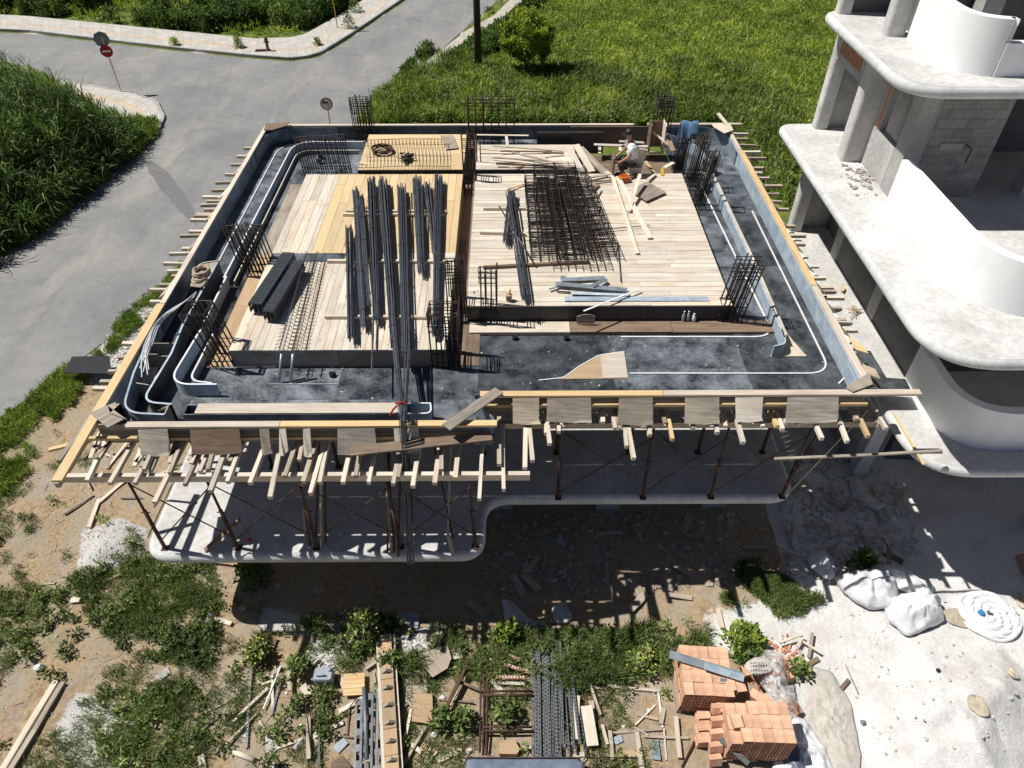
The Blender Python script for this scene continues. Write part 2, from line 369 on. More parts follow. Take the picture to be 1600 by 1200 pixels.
def road_mat():
    m,n,b=newmat('worn_asphalt'); pos=nd(n,'ShaderNodeNewGeometry').outputs['Position']
    f1=noise(n,pos,.28,6,.6,.6); f2=noise(n,pos,2.5,6,.65); f3=noise(n,pos,60,3,.7)
    c=ramp(n,f1,[(.3,(.19,.192,.195)),(.5,(.24,.238,.235)),(.7,(.29,.28,.265))])
    c=mix(n,.55,c,ramp(n,f2,[(.3,(.8,.8,.8)),(.7,(1.12,1.12,1.12))]),'MULTIPLY')
    c=mix(n,.5,c,ramp(n,f3,[(.3,(.7,.7,.7)),(.7,(1.2,1.2,1.2))]),'MULTIPLY')
    st=mapped(n,pos,(.5,.12,1)); s=noise(n,st,2.2,5,.6,.3); c=mix(n,.5,c,ramp(n,s,[(.35,(.82,.82,.83)),(.6,(1.05,1.05,1.05))]),'MULTIPLY')
    d=noise(n,pos,.9,3,.5,1.2); c=mix(n,ramp(n,d,[(.66,(0,0,0)),(.74,(.45,.45,.45))]),c,(.11,.11,.112))
    v=nd(n,'ShaderNodeTexVoronoi',feature='DISTANCE_TO_EDGE'); v.inputs['Scale'].default_value=.22; wv=nd(n,'ShaderNodeVectorMath',operation='ADD'); nz=nd(n,'ShaderNodeTexNoise'); nz.inputs['Scale'].default_value=1.2; n.links.new(pos,nz.inputs['Vector']); n.links.new(pos,wv.inputs[0]); n.links.new(nz.outputs['Color'],wv.inputs[1]); n.links.new(wv.outputs[0],v.inputs['Vector'])
    c=mix(n,ramp(n,v.outputs[0],[(.0,(.25,.25,.25)),(.005,(0,0,0))]),c,(.08,.08,.08))
    du=noise(n,mapped(n,pos,(1,.35,1)),.55,6,.7,.5); c=mix(n,ramp(n,du,[(.55,(0,0,0)),(.72,(.5,.5,.5))]),c,(.40,.37,.31))
    n.links.new(c,b.inputs['Base Color']); b.inputs['Roughness'].default_value=.85; bump(n,b,f3,.3,.01); return m
def pave_mat():
    m,n,b=newmat('paving_slabs'); g=attr(n,'gc','Vector')
    br=nd(n,'ShaderNodeTexBrick'); n.links.new(g,br.inputs[0]); br.inputs['Scale'].default_value=1; br.inputs['Brick Width'].default_value=.5; br.inputs['Row Height'].default_value=.5
    br.inputs['Mortar Size'].default_value=.012; br.offset=0; br.inputs['Color1'].default_value=(.52,.50,.47,1); br.inputs['Color2'].default_value=(.46,.44,.41,1); br.inputs['Mortar'].default_value=(.34,.32,.28,1)
    f=noise(n,g,1.5,6,.65); c=mix(n,.7,br.outputs[0],ramp(n,f,[(.3,(.7,.7,.68)),(.7,(1.2,1.18,1.15))]),'MULTIPLY')
    # one warm row of guide tiles
    sp=nd(n,'ShaderNodeSeparateXYZ'); n.links.new(g,sp.inputs[0])
    r=math_(n,'MULTIPLY',math_(n,'GREATER_THAN',sp.outputs[1],.9),math_(n,'LESS_THAN',sp.outputs[1],1.4))
    c=mix(n,math_(n,'MULTIPLY',r,.6),c,mix(n,1.,c,(1.15,.88,.62),'MULTIPLY'))
    n.links.new(c,b.inputs['Base Color']); b.inputs['Roughness'].default_value=.9; return m
M['ground']=ground_mat(); M['road']=road_mat(); M['pave']=pave_mat()
M['kerb']=plain('kerb_concrete',(.42,.41,.39),.9,0,.25,5); M['patch']=plain('asphalt_patch',(.215,.215,.215),.9,0,.2,5); M['soilpath']=plain('bare_path_concrete',(.45,.42,.36),.95,0,.3,3,bmp=.4)
def blockwall():
    m,n,b=newmat('block_masonry'); g=attr(n,'gc','Vector'); br=nd(n,'ShaderNodeTexBrick'); n.links.new(g,br.inputs[0])
    br.inputs['Scale'].default_value=1; br.inputs['Brick Width'].default_value=.33; br.inputs['Row Height'].default_value=.2; br.inputs['Mortar Size'].default_value=.008
    br.inputs['Color1'].default_value=(.30,.29,.275,1); br.inputs['Color2'].default_value=(.24,.235,.225,1); br.inputs['Mortar'].default_value=(.17,.165,.16,1)
    f=noise(n,g,2.5,6,.6); c=mix(n,.8,br.outputs[0],ramp(n,f,[(.3,(.7,.7,.7)),(.7,(1.3,1.3,1.28))]),'MULTIPLY'); n.links.new(c,b.inputs['Base Color']); b.inputs['Roughness'].default_value=.9; bump(n,b,f,.3,.02); return m
M['block']=blockwall()

M['ragcloth']=stained('stained_cloth',(.45,.36,.26),(.62,.55,.45),3.5,.35,.65,.9,(.30,.34,.22),.2,.2,.3)
# ---------------- ground sheet with soil zones
def lines(lo,hi,flo,fhi,fine,n):
    a=np.arange(flo,fhi,fine); k=np.linspace(0,1,n)**2.2
    return np.unique(np.concatenate([flo-(flo-lo)*k[::-1],a,fhi+(hi-fhi)*k]))
gx=lines(-400,400,-14,15,.08,60); gy=lines(-60,500,3,22,.08,60)
X,Y=np.meshgrid(gx,gy); X=X.ravel(); Y=Y.ravel()
DUST=G((1225,780),(1290,690),(1400,700),(1900,700),(2100,1400),(1380,1400),(1270,1160),(1200,1040),(1110,1010),(1100,960),(1250,930))
DUST2=G((780,800),(1240,800),(1240,860),(1120,900),(900,930),(760,900))
SLOPE=G((-80,720),(120,560),(250,448),(290,405),(300,415),(262,470),(190,535),(120,620),(70,720),(-80,850))
WEED1=G((110,900),(200,870),(330,880),(345,960),(330,1040),(230,1035),(150,990))
WEED2=G((400,985),(560,965),(700,985),(900,990),(1100,975),(1110,1030),(960,1090),(860,1075),(760,1060),(560,1050),(400,1020))
WEED3=G((1120,905),(1180,870),(1240,900),(1300,950),(1200,965),(1120,945))
WEED4=G((160,1080),(290,1060),(330,1120),(320,1260),(150,1260))
WEED5=G((0,930),(110,900),(130,1010),(60,1050),(-60,1010))
WEED6=G((400,1060),(520,1080),(540,1260),(420,1260))
GRAV=[G((130,590),(170,520),(240,465),(262,440),(262,500),(200,570),(160,610)),G((120,890),(130,830),(190,810),(232,830),(220,870),(150,900)),G((80,1150),(120,1080),(220,1110),(210,1200),(110,1210)),
      G((470,1030),(500,990),(560,985),(520,1050)),G((620,1000),(680,975),(700,1010),(640,1030)),G((410,950),(560,975),(550,1000),(400,985))]
ROAD=G((-400,62),(-40,50),(50,54),(140,65),(270,80),(400,93),(455,97),(500,90),(550,60),(600,25),(650,-8),(700,-55),(860,-55),(770,8),(712,58),(668,98),(620,130),(580,165),(560,190),(470,262),(330,380),(250,452),(170,530),(60,612),(0,655),(-400,1000),(-900,1200),(-600,700),(-200,520),(0,413),(60,368),(120,318),(200,252),(243,214),(257,188),(245,160),(205,146),(140,137),(90,125),(40,105),(-20,90),(-300,70))
EDGE=P(262,440)
far=np.clip((Y-23.5)/1.5,0,1); west=np.clip((-13.2-X)/1.2,0,1)
gr=np.maximum(far,west)
for k,m_ in enumerate((SLOPE,WEED1,WEED2,WEED3,WEED4,WEED5,WEED6)): gr=np.maximum(gr,mask(X,Y,m_,.5)*.42)
scat=np.clip((fbm(X,Y,1.6,3)-.52)*5,0,.35)*(X<2)
gr=np.maximum(gr,scat)
du_=np.maximum(mask(X,Y,DUST,.9),mask(X,Y,DUST2,1.)*.15); gv=np.zeros_like(X)
du_=np.maximum(du_,(X>6.5)*np.clip((24-Y),0,1)*.9)
for p in GRAV: gv=np.maximum(gv,mask(X,Y,p,.3)); 
rdist=sdist(X,Y,ROAD)
gv=np.maximum(gv,np.clip(1-(rdist)/.9,0,1)*.7*(rdist>0)*(X<3))
gr=gr*(1-gv)*(1-np.clip(du_*1.2,0,1)*(Y<23))
near=np.clip((22-Y)/2,0,1)*np.clip((X+13)/1,0,1)*np.clip(rdist/.8,0,1)
Z=(fbm(X,Y,2.2,5)-.5)*.22*near+(fbm(X,Y,.5,9,3)-.5)*.07*near
for p,hh in ((G((1330,1090),(1420,1010),(1560,1010),(1660,1100),(1600,1300),(1380,1260)),.55),(G((1180,640),(1290,620),(1330,760),(1260,850),(1180,800)),.3)):
    Z+=np.clip(-sdist(X,Y,p)/1.2,0,1)**1*hh*(.6+.8*fbm(X,Y,.8,21))
Z+=np.clip(-sdist(X,Y,GRAV[1])/.5,0,1)*.2
Z+=(fbm(X,Y,4,11)-.5)*.4*np.clip((Y-30)/6,0,1)*(np.clip(rdist/3,0,1))*(np.hypot(X,Y)<90)
def zg(x,y):
    x=np.atleast_1d(np.asarray(x,float)); y=np.atleast_1d(np.asarray(y,float))
    ix=np.clip(np.searchsorted(gx,x)-1,0,len(gx)-2); iy=np.clip(np.searchsorted(gy,y)-1,0,len(gy)-2)
    Zg=Z.reshape(len(gy),len(gx)); return np.maximum(np.maximum(Zg[iy,ix],Zg[iy+1,ix]),np.maximum(Zg[iy,ix+1],Zg[iy+1,ix+1]))
nx,ny=len(gx),len(gy)
me=bpy.data.meshes.new('ground'); me.vertices.add(nx*ny); me.vertices.foreach_set('co',np.stack([X,Y,Z],1).ravel())
i=np.arange((nx-1)*(ny-1)); r_,c_=i//(nx-1),i%(nx-1); q=r_*nx+c_
me.loops.add(len(q)*4); me.loops.foreach_set('vertex_index',np.stack([q,q+1,q+nx+1,q+nx],1).ravel().astype(np.int32))
me.polygons.add(len(q)); me.polygons.foreach_set('loop_start',(np.arange(len(q))*4).astype(np.int32)); me.polygons.foreach_set('use_smooth',np.ones(len(q),bool))
me.update(calc_edges=True)
a=me.attributes.new('zone','FLOAT_COLOR','POINT'); a.data.foreach_set('color',np.stack([du_,gr,gv,np.ones_like(X)],1).astype(np.float32).ravel())
me.materials.append(M['ground']); ground=bpy.data.objects.new('ground',me); COL.objects.link(ground); tag(ground,kind='structure')
def sheet(name,pts,z,mat,th=.05):
    b=MB(); b.prism([p[:2] for p in pts],z-th,z,.5); o=b.build(name,M[mat]); return tag(o,kind='structure')
sheet('road',ROAD,.03,'road',.3)
# asphalt repair strip
b=MB(); b.prism([(P(*q)[0]+.12*mnoise.noise(Vector((q[0]*.31,q[1]*.27,1))),P(*q)[1]+.3*mnoise.noise(Vector((q[0]*.2,q[1]*.33,5)))) for q in ((228,258),(234,252),(243,257),(255,262),(262,271),(274,283),(281,290),(290,303),(292,312),(299,322),(303,330),(306,344),(311,356),(303,349),(294,347),(290,338),(279,330),(268,319),(262,309),(250,297),(244,286),(238,281),(233,270))],.0,.034,.5); tag(b.build('road_patch',M['patch']),kind='structure')
# pavements with kerbs
def pavement(kerb,back,name='pavement'):
    """kerb and back are px lists running the same way"""
    K=[P(*q) for q in kerb]; B=[P(*q) for q in back]; b=MB(); al=0
    for i in range(len(K)-1):
        q=[K[i],K[i+1],B[i+1],B[i]]; L=(K[i+1]-K[i]).length
        g=[(al,0,0),(al+L,0,0),(al+L,(B[i+1]-K[i+1]).length,0),(al,(B[i]-K[i]).length,0)]
        vs=[(p.x,p.y,-.1) for p in q]+[(p.x,p.y,.15) for p in q]; o=len(b.v)
        b.v+=vs; b.g+=g+g
        for f in ((4,5,6,7),(0,1,5,4),(2,3,7,6),(0,4,7,3),(1,2,6,5)): b.f.append(tuple(k+o for k in f)); b.t.append(.5); b.sm.append(False)
        al+=L
    o=b.build(name,M['pave']); tag(o,kind='structure')
    b=MB()
    for i in range(len(K)-1):
        d=(K[i+1]-K[i]); n_=int(d.length/.9)+1; nrm=Vector((-d.y,d.x,0)).normalized(); 
        if nrm.dot(B[i]-K[i])>0: nrm=-nrm
        for k in range(n_):
            p0=K[i]+d*(k/n_)+nrm*.08; p1=K[i]+d*((k+.97)/n_)+nrm*.08
            b.beam((p0.x,p0.y,.02),(p1.x,p1.y,.02),.15,.28)
    o=b.build('kerb',M['kerb']); tag(o,kind='structure')
kx=[(-300,60),(-40,46),(50,50),(140,61),(270,76),(400,89),(455,93),(480,90),(500,84),(548,54),(598,20),(648,-14),(690,-50)]
bk=[(-300,34),(-40,24),(50,29),(140,38),(270,51),(400,64),(455,62),(474,58),(490,50),(530,27),(575,-2),(615,-30),(640,-52)]
pavement(kx,bk)
pavement([(95,131),(150,140),(205,149),(243,163),(254,186),(246,205)],[(60,165),(120,170),(160,178),(190,190),(205,205),(210,215)],'traffic_island')
PATH=G((655,118),(668,96),(700,72),(728,50),(772,25),(800,-2),(830,-30),(850,-30),(815,8),(785,32),(745,60),(712,84),(680,112))
sheet('path',PATH,.07,'soilpath',.2)
# ---------------- vegetation (numpy made)
def leafmesh(name,mat,pos,L,W,tilt,tone,bend=.35,kind='tri',parent=None,az=None):
    n=len(pos); az=rng.uniform(0,2*np.pi,n) if az is None else az; L=np.broadcast_to(L,n); W=np.broadcast_to(W,n); tilt=np.broadcast_to(tilt,n)
    d=np.stack([np.cos(az)*np.sin(tilt),np.sin(az)*np.sin(tilt),np.cos(tilt)],1)
    s=np.stack([-np.sin(az),np.cos(az),np.zeros(n)],1); 
    roll=rng.uniform(-.7,.7,n)[:,None]; up=np.cross(d,s); s=s*np.cos(roll)+up*np.sin(roll)
    dn=np.array([0,0,-1.])
    base=pos; mid=pos+d*(L*.5)[:,None]; tip=pos+d*L[:,None]+dn*(L*bend*np.sin(tilt))[:,None]
    w=(W/2)[:,None]
    if kind=='tri':      # blade: quad + tri
        V=np.stack([base-s*w*.6,base+s*w*.6,mid+s*w,mid-s*w,tip],1); loops=np.array([0,1,2,3,3,2,4]); st=[4,3]
    else:                # leaf rhombus
        V=np.stack([base,mid+s*w,tip,mid-s*w],1); loops=np.array([0,1,2,0,2,3]); st=[3,3]
    k=V.shape[1]; me=bpy.data.meshes.new(name); c=pos.mean(0); c=np.array([c[0],c[1],pos[:,2].min()])
    me.vertices.add(n*k); me.vertices.foreach_set('co',(V-c).reshape(-1))
    li=(loops[None,:]+np.arange(n)[:,None]*k).ravel(); me.loops.add(len(li)); me.loops.foreach_set('vertex_index',li.astype(np.int32))
    tot=np.tile(np.array(st),n); start=np.concatenate([[0],np.cumsum(tot)[:-1]]); me.polygons.add(len(tot)); me.polygons.foreach_set('loop_start',start.astype(np.int32))
    me.update(calc_edges=True)
    a=me.attributes.new('tone','FLOAT','FACE'); a.data.foreach_set('value',np.repeat(np.clip(tone,0,1),2).astype(np.float32))
    me.materials.append(M[mat]); o=bpy.data.objects.new(name,me); COL.objects.link(o); c=Vector(c)
    if parent is not None: o.parent=parent; c=c-wloc(parent)
    o.location=c; return o
def scatter(poly,n,dens=None):
    P_=np.array([(p[0],p[1]) for p in poly]); lo,hi=P_.min(0),P_.max(0); out=[]; tot=0
    while tot<n:
        q=rng.uniform(lo,hi,(n*2,2)); ok=sdist(q[:,0],q[:,1],poly)<0
        if dens is not None: ok&= rng.random(len(q))<dens(q[:,0],q[:,1])
        q=q[ok]; out.append(q); tot+=len(q)
        if len(q)==0: break
    return np.concatenate(out)[:n]
def clumps(name,mat,poly,n,per,h,spread,L,W,dens=None,kind='tri',ztop=None,tone=(.1,.7),tilt=(.1,1.1),label=None,cat='grass'):
    c=scatter(poly,n,dens); ch=h*(.45+.9*fbm(c[:,0],c[:,1],1.8,31))*rng.uniform(.7,1.2,len(c)); ct=rng.uniform(*tone,len(c))*.6+.4*np.clip(fbm(c[:,0],c[:,1],2.5,41)*1.6-.4,0,1)
    k=np.repeat(np.arange(len(c)),per); m=len(k)
    rr=rng.random(m)**.5*spread; aa=rng.uniform(0,2*np.pi,m); zf=rng.random(m)**1.1
    pos=np.stack([c[k,0]+rr*np.cos(aa)*(1.1-.5*zf),c[k,1]+rr*np.sin(aa)*(1.1-.5*zf),ch[k]*zf*.8],1); pos[:,2]+=zg(c[k,0],c[k,1])
    tn=ct[k]+rng.normal(0,.13,m)
    o=leafmesh(name,mat,pos,L*rng.uniform(.6,1.4,m),W*rng.uniform(.6,1.3,m),rng.uniform(tilt[0],tilt[1],m),tn,kind=kind)
    if label: tag(o,label,cat,kind='stuff')
    return o
# reeds on the left
REED=G((-260,190),(-60,150),(10,160),(70,180),(125,195),(190,215),(225,225),(205,250),(120,320),(60,368),(0,408),(-200,520),(-420,560))
c=scatter(REED,3300); e=np.clip(-sdist(c[:,0],c[:,1],REED)/2.6,.0,1); hh=(.7+2.6*e)*rng.uniform(.75,1.25,len(c))*(.75+.5*fbm(c[:,0],c[:,1],3,51)); ct=rng.uniform(.1,.55,len(c))
per=34; k=np.repeat(np.arange(len(c)),per); m_=len(k); zf=rng.random(m_)
lean=rng.normal(0,.12,(len(c),2))
pos=np.stack([c[k,0]+lean[k,0]*hh[k]*zf+rng.normal(0,.1,m_),c[k,1]+lean[k,1]*hh[k]*zf+rng.normal(0,.1,m_),hh[k]*zf],1)
tn=ct[k]+.3*zf*0+rng.normal(0,.1,m_); tn[rng.random(m_)<.09]=.97
tag(leafmesh('reeds','reed',pos,rng.uniform(.35,.95,m_),rng.uniform(.025,.05,m_),rng.uniform(.15,1.35,m_),tn,bend=.5),'dense tall dark green reed bed beside the road on the left','reeds',kind='stuff')
# low grass rim round the reeds
RIM=G((-200,520),(0,413),(60,368),(120,318),(200,252),(243,214),(250,196),(215,190),(190,215),(120,270),(60,310),(0,350),(-200,450))
clumps('verge_grass','field',RIM,3000,16,.4,.26,.28,.03,tone=(.0,.7),dens=lambda x,y:(fbm(x,y,1.3,55)>.4)*1.,label='low grass fringe between the reeds and the road')
clumps('verge_grass','field',G((-300,200),(-60,120),(20,118),(90,140),(160,180),(210,200),(190,225),(60,215),(-60,215)),1400,16,.9,.3,.4,.04,tone=(.0,.5),label='mixed green growth behind the reed bed by the traffic island')
# block beyond the pavement, top left
TL=G((-400,26),(-40,20),(50,25),(140,34),(270,46),(400,58),(452,56),(470,50),(486,42),(525,22),(570,-8),(610,-36),(700,-120),(-400,-120))
TLb=G((-40,20),(50,25),(140,34),(270,46),(400,58),(452,56),(470,50),(486,42),(525,22),(570,-8),(560,-22),(500,0),(440,20),(300,10),(140,0),(-40,-8))
clumps('thicket','bush',TLb,1000,80,1.5,.42,.26,.11,kind='leaf',tone=(.0,.95),dens=lambda x,y:(fbm(x,y,2.6,66)>.43)*1.,label='dark leafy thicket edging the far pavement at top left',cat='thicket')
clumps('meadow_grass','field',TL,5200,14,.4,.45,.4,.07,dens=lambda x,y:.6+.4*(y<70),tone=(.4,1.),label='yellow green meadow beyond the thicket at top left')
# big field right
FIELD=G((800,-40),(860,-60),(1500,-60),(1900,200),(1400,380),(1180,260),(1130,200),(560,196),(585,160),(625,128),(672,100),(720,60),(780,8))
clumps('meadow_grass','field',FIELD,15000,12,.22,.4,.24,.055,tone=(.2,1.),dens=lambda x,y:(.3+.7*fbm(x,y,1.6,77))*(sdist(x,y,PATH)>.3),label='bright green meadow filling the plot behind the building site')
VERGE=G((562,200),(588,160),(625,130),(668,104),(690,96),(740,100),(800,120),(900,112),(1010,108),(1120,112),(1215,130),(1245,190),(1230,330),(1190,300),(1150,215),(1130,200))
clumps('tall_weeds','weed',VERGE,3300,38,.8,.32,.22,.06,kind='leaf',tone=(.2,1.2),dens=lambda x,y:(.15+.85*(fbm(x,y,2.0,61)>.46))*(sdist(x,y,PATH)>.35),label='tall dense weeds growing right behind the formwork deck',cat='weeds')
clumps('meadow_grass','field',VERGE,3500,16,.75,.3,.4,.035,tone=(.1,.9),label='tall grass blades mixed into the weeds behind the formwork deck')
VG2=G((625,128),(640,105),(668,80),(690,75),(705,70),(740,40),(790,0),(805,-40),(870,-40),(850,0),(800,60),(760,90),(720,100))
clumps('verge_bushes','bush',VG2,700,60,.7,.35,.24,.09,kind='leaf',tone=(.1,.9),dens=lambda x,y:(sdist(x,y,PATH)>.5)*1.,label='scrubby bushes lining the rough path beside the road',cat='bushes')
# foreground weeds
def nearweeds(poly,n,dens,label,h=.28,tone=(.0,.95),L=.12):
    clumps('weeds','weed',poly,n,24,h,.13,L,.045,dens=dens,kind='leaf',tone=tone,tilt=(.3,1.35),label=label,cat='weeds')
clumps('verge_grass','field',SLOPE,1500,20,.16,.12,.16,.018,dens=lambda x,y:(fbm(x,y,.7,71)>.48)*1.,tone=(.1,.8),label='rough grass on the bank between the road and the site')
nearweeds(WEED1,115,lambda x,y:(fbm(x,y,.7,81)>.42)*1.,'broad leaved weeds around the left end of the lower slab')
clumps('grass_tufts','weed',WEED2,620,24,.3,.13,.24,.016,dens=lambda x,y:(fbm(x,y,.7,91)>.47)*1.,tone=(.2,.8),label='green grass strip along the front of the slab shadow')
nearweeds(WEED2,90,lambda x,y:(fbm(x,y,.6,95)>.5)*1.,'leafy weeds mixed into the grass strip in front of the slab',.4)
clumps('grass_tufts','weed',WEED3,560,24,.18,.14,.16,.016,dens=lambda x,y:(fbm(x,y,.7,93)>.5)*1.,tone=(.0,.6),label='grass patch beside the white sacks, striped by shadows')
nearweeds(WEED4,55,lambda x,y:(fbm(x,y,.6,101)>.45)*1.,'weeds among dumped gravel near the bottom left')
nearweeds(WEED5,60,lambda x,y:(fbm(x,y,.6,111)>.45)*1.,'weeds on bare soil at the left edge of the photo',.22,(.0,.5))
nearweeds(WEED6,50,lambda x,y:(fbm(x,y,.5,121)>.45)*1.,'tall weeds growing through scrap timber at bottom left of centre',.4)
PLOT=G((0,760),(130,700),(240,880),(400,900),(560,1000),(800,1050),(1040,1050),(1040,1300),(-300,1300),(-200,900))
nearweeds(PLOT,85,lambda x,y:(fbm(x,y,.9,131)>.56)*1.,'scattered weed rosettes across the bare sandy plot',.2)
clumps('grass_tufts','weed',PLOT,4600,18,.10,.11,.09,.012,dens=lambda x,y:(fbm(x,y,1.1,141)>.5)*1.,tone=(.0,.8),label='thin grass patches over the sandy plot in front')
clumps('grass_tufts','weed',WEED1,620,20,.14,.12,.13,.014,dens=lambda x,y:(fbm(x,y,.7,83)>.42)*1.,tone=(.0,.6),label='low grass around the left end of the lower slab')
clumps('grass_tufts','weed',WEED4,420,20,.14,.12,.13,.014,dens=lambda x,y:(fbm(x,y,.7,85)>.42)*1.,tone=(.0,.6),label='low grass among dumped gravel at the bottom left')
# single plants one can pick out
def plant(u,v,h,r,n,mat,label,L=.16,W=.07,flowers=0):
    p=P(u,v); z=zg(p.x,p.y)[0]; t=thing('leafy_plant',label,'plant',(p.x,p.y,z))
    m=n; zf=rng.random(m)**.8; aa=rng.uniform(0,6.28,m); rr=rng.random(m)**.5*r*(1.05-.6*zf)
    pos=np.stack([p.x+rr*np.cos(aa),p.y+rr*np.sin(aa),z+h*zf],1)
    leafmesh('leaves',mat,pos,L*rng.uniform(.6,1.3,m),W*rng.uniform(.7,1.2,m),rng.uniform(.3,1.3,m),rng.uniform(.1,.9,m),kind='leaf',parent=t)
    b=MB()
    for i in range(6): 
        a=rng.uniform(0,6.28); b.tube([(p.x,p.y,z-.03),(p.x+math.cos(a)*r*.4,p.y+math.sin(a)*r*.4,z+h*.8)],.008,4)
    b.build('stem',M['bark'],t)
    if flowers:
        b=MB()
        for i in range(flowers):
            a=rng.uniform(0,6.28); q=rng.random()*r; b.box((p.x+q*math.cos(a),p.y+q*math.sin(a),z+h*rng.uniform(.8,1.05)),(.03,.03,.02))
        tag(b.build('flower_heads',M['flower'],t),kind='stuff')
for a in [(470,1052,.5,.3,190,'weed','tall thin weed at the top of the scrap heap'),(400,905,.8,.45,500,'bush','bushy green plant just below the left slab edge'),(575,995,.9,.5,480,'weed','tall yellow flowering weed clump left of the ribbed timber beam',.16,.07,26),
 (1160,1010,.55,.5,520,'field','fine leaved green bush behind the left brick stack'),(1165,1035,.45,.3,300,'bush','grey green shrub beside the clear plastic wrap'),(1245,1052,.35,.28,120,'weed','young broad leaved plant beside the brick rubble'),
 (795,1000,.6,.35,330,'field','lime green bush above the tiled fence panel'),(1000,1040,.45,.4,260,'weed','yellowish weed in front of the marked out sand square',.14,.06,14),(405,1030,.5,.35,330,'weed','yellow topped weed at the top of the perforated strip',.14,.06,26),
 (690,1130,.4,.3,160,'weed','dark leaved seedling right of the cut plywood boards'),(725,1130,.4,.3,200,'weed','leafy seedling left of the rusty steel frame'),(1345,887,.5,.35,260,'bush','dark shrub at the edge of the white sacks in shadow'),
 (610,1040,.35,.3,200,'weed','rosette weed to the left of the ribbed beam top'),(790,1120,.35,.4,260,'weed','green weeds growing inside the rusty steel frame'),
 (275,74,.5,.35,200,'field','small green weed on the far pavement kerb'),(374,78,.75,.35,260,'field','round bright green weed on the far pavement'),(497,74,.5,.3,160,'field','yellow green weed at the pavement corner'),(546,47,.9,.5,240,'bush','dark weed on the kerb by the yellow pole'),(556,22,.8,.6,240,'bush','low bush on the side street pavement')]: plant(*a)
# round tree by the pole
tp=P(822,120); t=thing('pine_tree','small round bright green tree standing in the meadow by the black pole','tree',tp)
b=MB(); b.tube([tp+Vector((0,0,-.1)),tp+Vector((.05,0,1.0)),tp+Vector((0,.05,2.2))],[.13,.1,.06],8)
for i in range(14):
    a=i*2.4; z=.9+i*.11; b.tube([tp+Vector((0,0,z)),tp+Vector((math.cos(a)*.7,math.sin(a)*.7,z+.5)),tp+Vector((math.cos(a)*1.2,math.sin(a)*1.2,z+.8))],[.05,.03,.015],5)
b.build('trunk',M['bark'],t)
pos=[];tn=[]
for i in range(190):
    a=rng.uniform(0,6.28); ph=math.acos(rng.uniform(-.75,1)); rr=rng.uniform(.72,1.03)
    cc=np.array([math.cos(a)*math.sin(ph)*1.42*rr,math.sin(a)*math.sin(ph)*1.42*rr,2.05+math.cos(ph)*1.3*rr]); m=150
    d=rng.normal(0,1,(m,3)); d/=np.linalg.norm(d,axis=1)[:,None]; pos.append(cc+d*rng.uniform(.1,.33)*rng.random((m,1))**.4); tn.append(.25+.3*math.cos(ph)+rng.uniform(.1,.5)+rng.normal(0,.1,m))  # top light and shaded underside of the crown painted into leaf tone
pos=np.concatenate(pos)+np.array(tp); tn=np.concatenate(tn)
leafmesh('crown','tree',pos,rng.uniform(.1,.2,len(pos)),.06,rng.uniform(0,1.9,len(pos)),tn,kind='leaf',parent=t,bend=.1)
# ---------------- lower slab building
XL,XR=-7.6,6.9; YB=22.45; YFL,YFR=9.32,10.1
bl=thing('unfinished_building','unfinished ground floor with rounded white edged concrete slab under the formwork','building',(0,15,0))
out=[(-7.55,8.49),(-.5,8.49),(-.5,9.95),(6.35,9.95),(6.35,22.2),(-7.55,22.2)]
path=rounded(out,[.62,.55,.55,.6,.7,.7],n=10)
def slab(path,zt,th,name,mat,par):
    b=MB(); pr=[(.5,zt-th+.06)]; 
    r=th*.42
    for k in range(9):
        a=-math.pi/2+math.pi*k/8; pr.append((r-math.cos(a)*r*1.0,zt-th*.5-.0+math.sin(a)*th*.5))
    b.rings(path,pr,.5,caps=False); b.build(name,M[mat],par)
    return pr
slab(path,ZS,.28,'slab_edge','bullnose',bl)
def inset(path,d):
    N=len(path); o=[]
    for i in range(N):
        t_=(path[(i+1)%N]-path[i-1]).normalized(); o.append(path[i]+Vector((-t_.y,t_.x))*d)
    return o
b=MB(); b.prism(inset(path,.112),ZS-.24,ZS+.004,.5); b.build('floor_slab',M['slabtop'],bl)
for (x,y) in ((-6.3,10.5),(-3,10.2),(-.2,11.5),(2.5,11.5),(5.2,11.5),(-6.3,15.5),(-1,15.5),(5.2,15.5),(-6.3,20.5),(-1,20.5),(5.2,20.5)):
    b=MB(); b.bx(x-.3,x+.3,y-.15,y+.15,-.3,ZS-.26); b.build('column',M['concrete'],bl)
for (x,y,wx,wy) in ((-4.8,16,.25,4),(2.3,14,5.8,.2),(-3.6,14,5.0,.2)):
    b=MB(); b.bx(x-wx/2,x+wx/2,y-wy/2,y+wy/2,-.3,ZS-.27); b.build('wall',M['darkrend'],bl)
for (x,y) in ((-6.3,15.5),(-1,15.5),(5.2,15.5),(-6.3,20.5),(-1,20.5),(5.2,20.5)):
    b=MB(); b.bx(x-.29,x+.29,y-.14,y+.14,ZS+.005,ZL-.25); b.build('column',M['concrete'],bl)
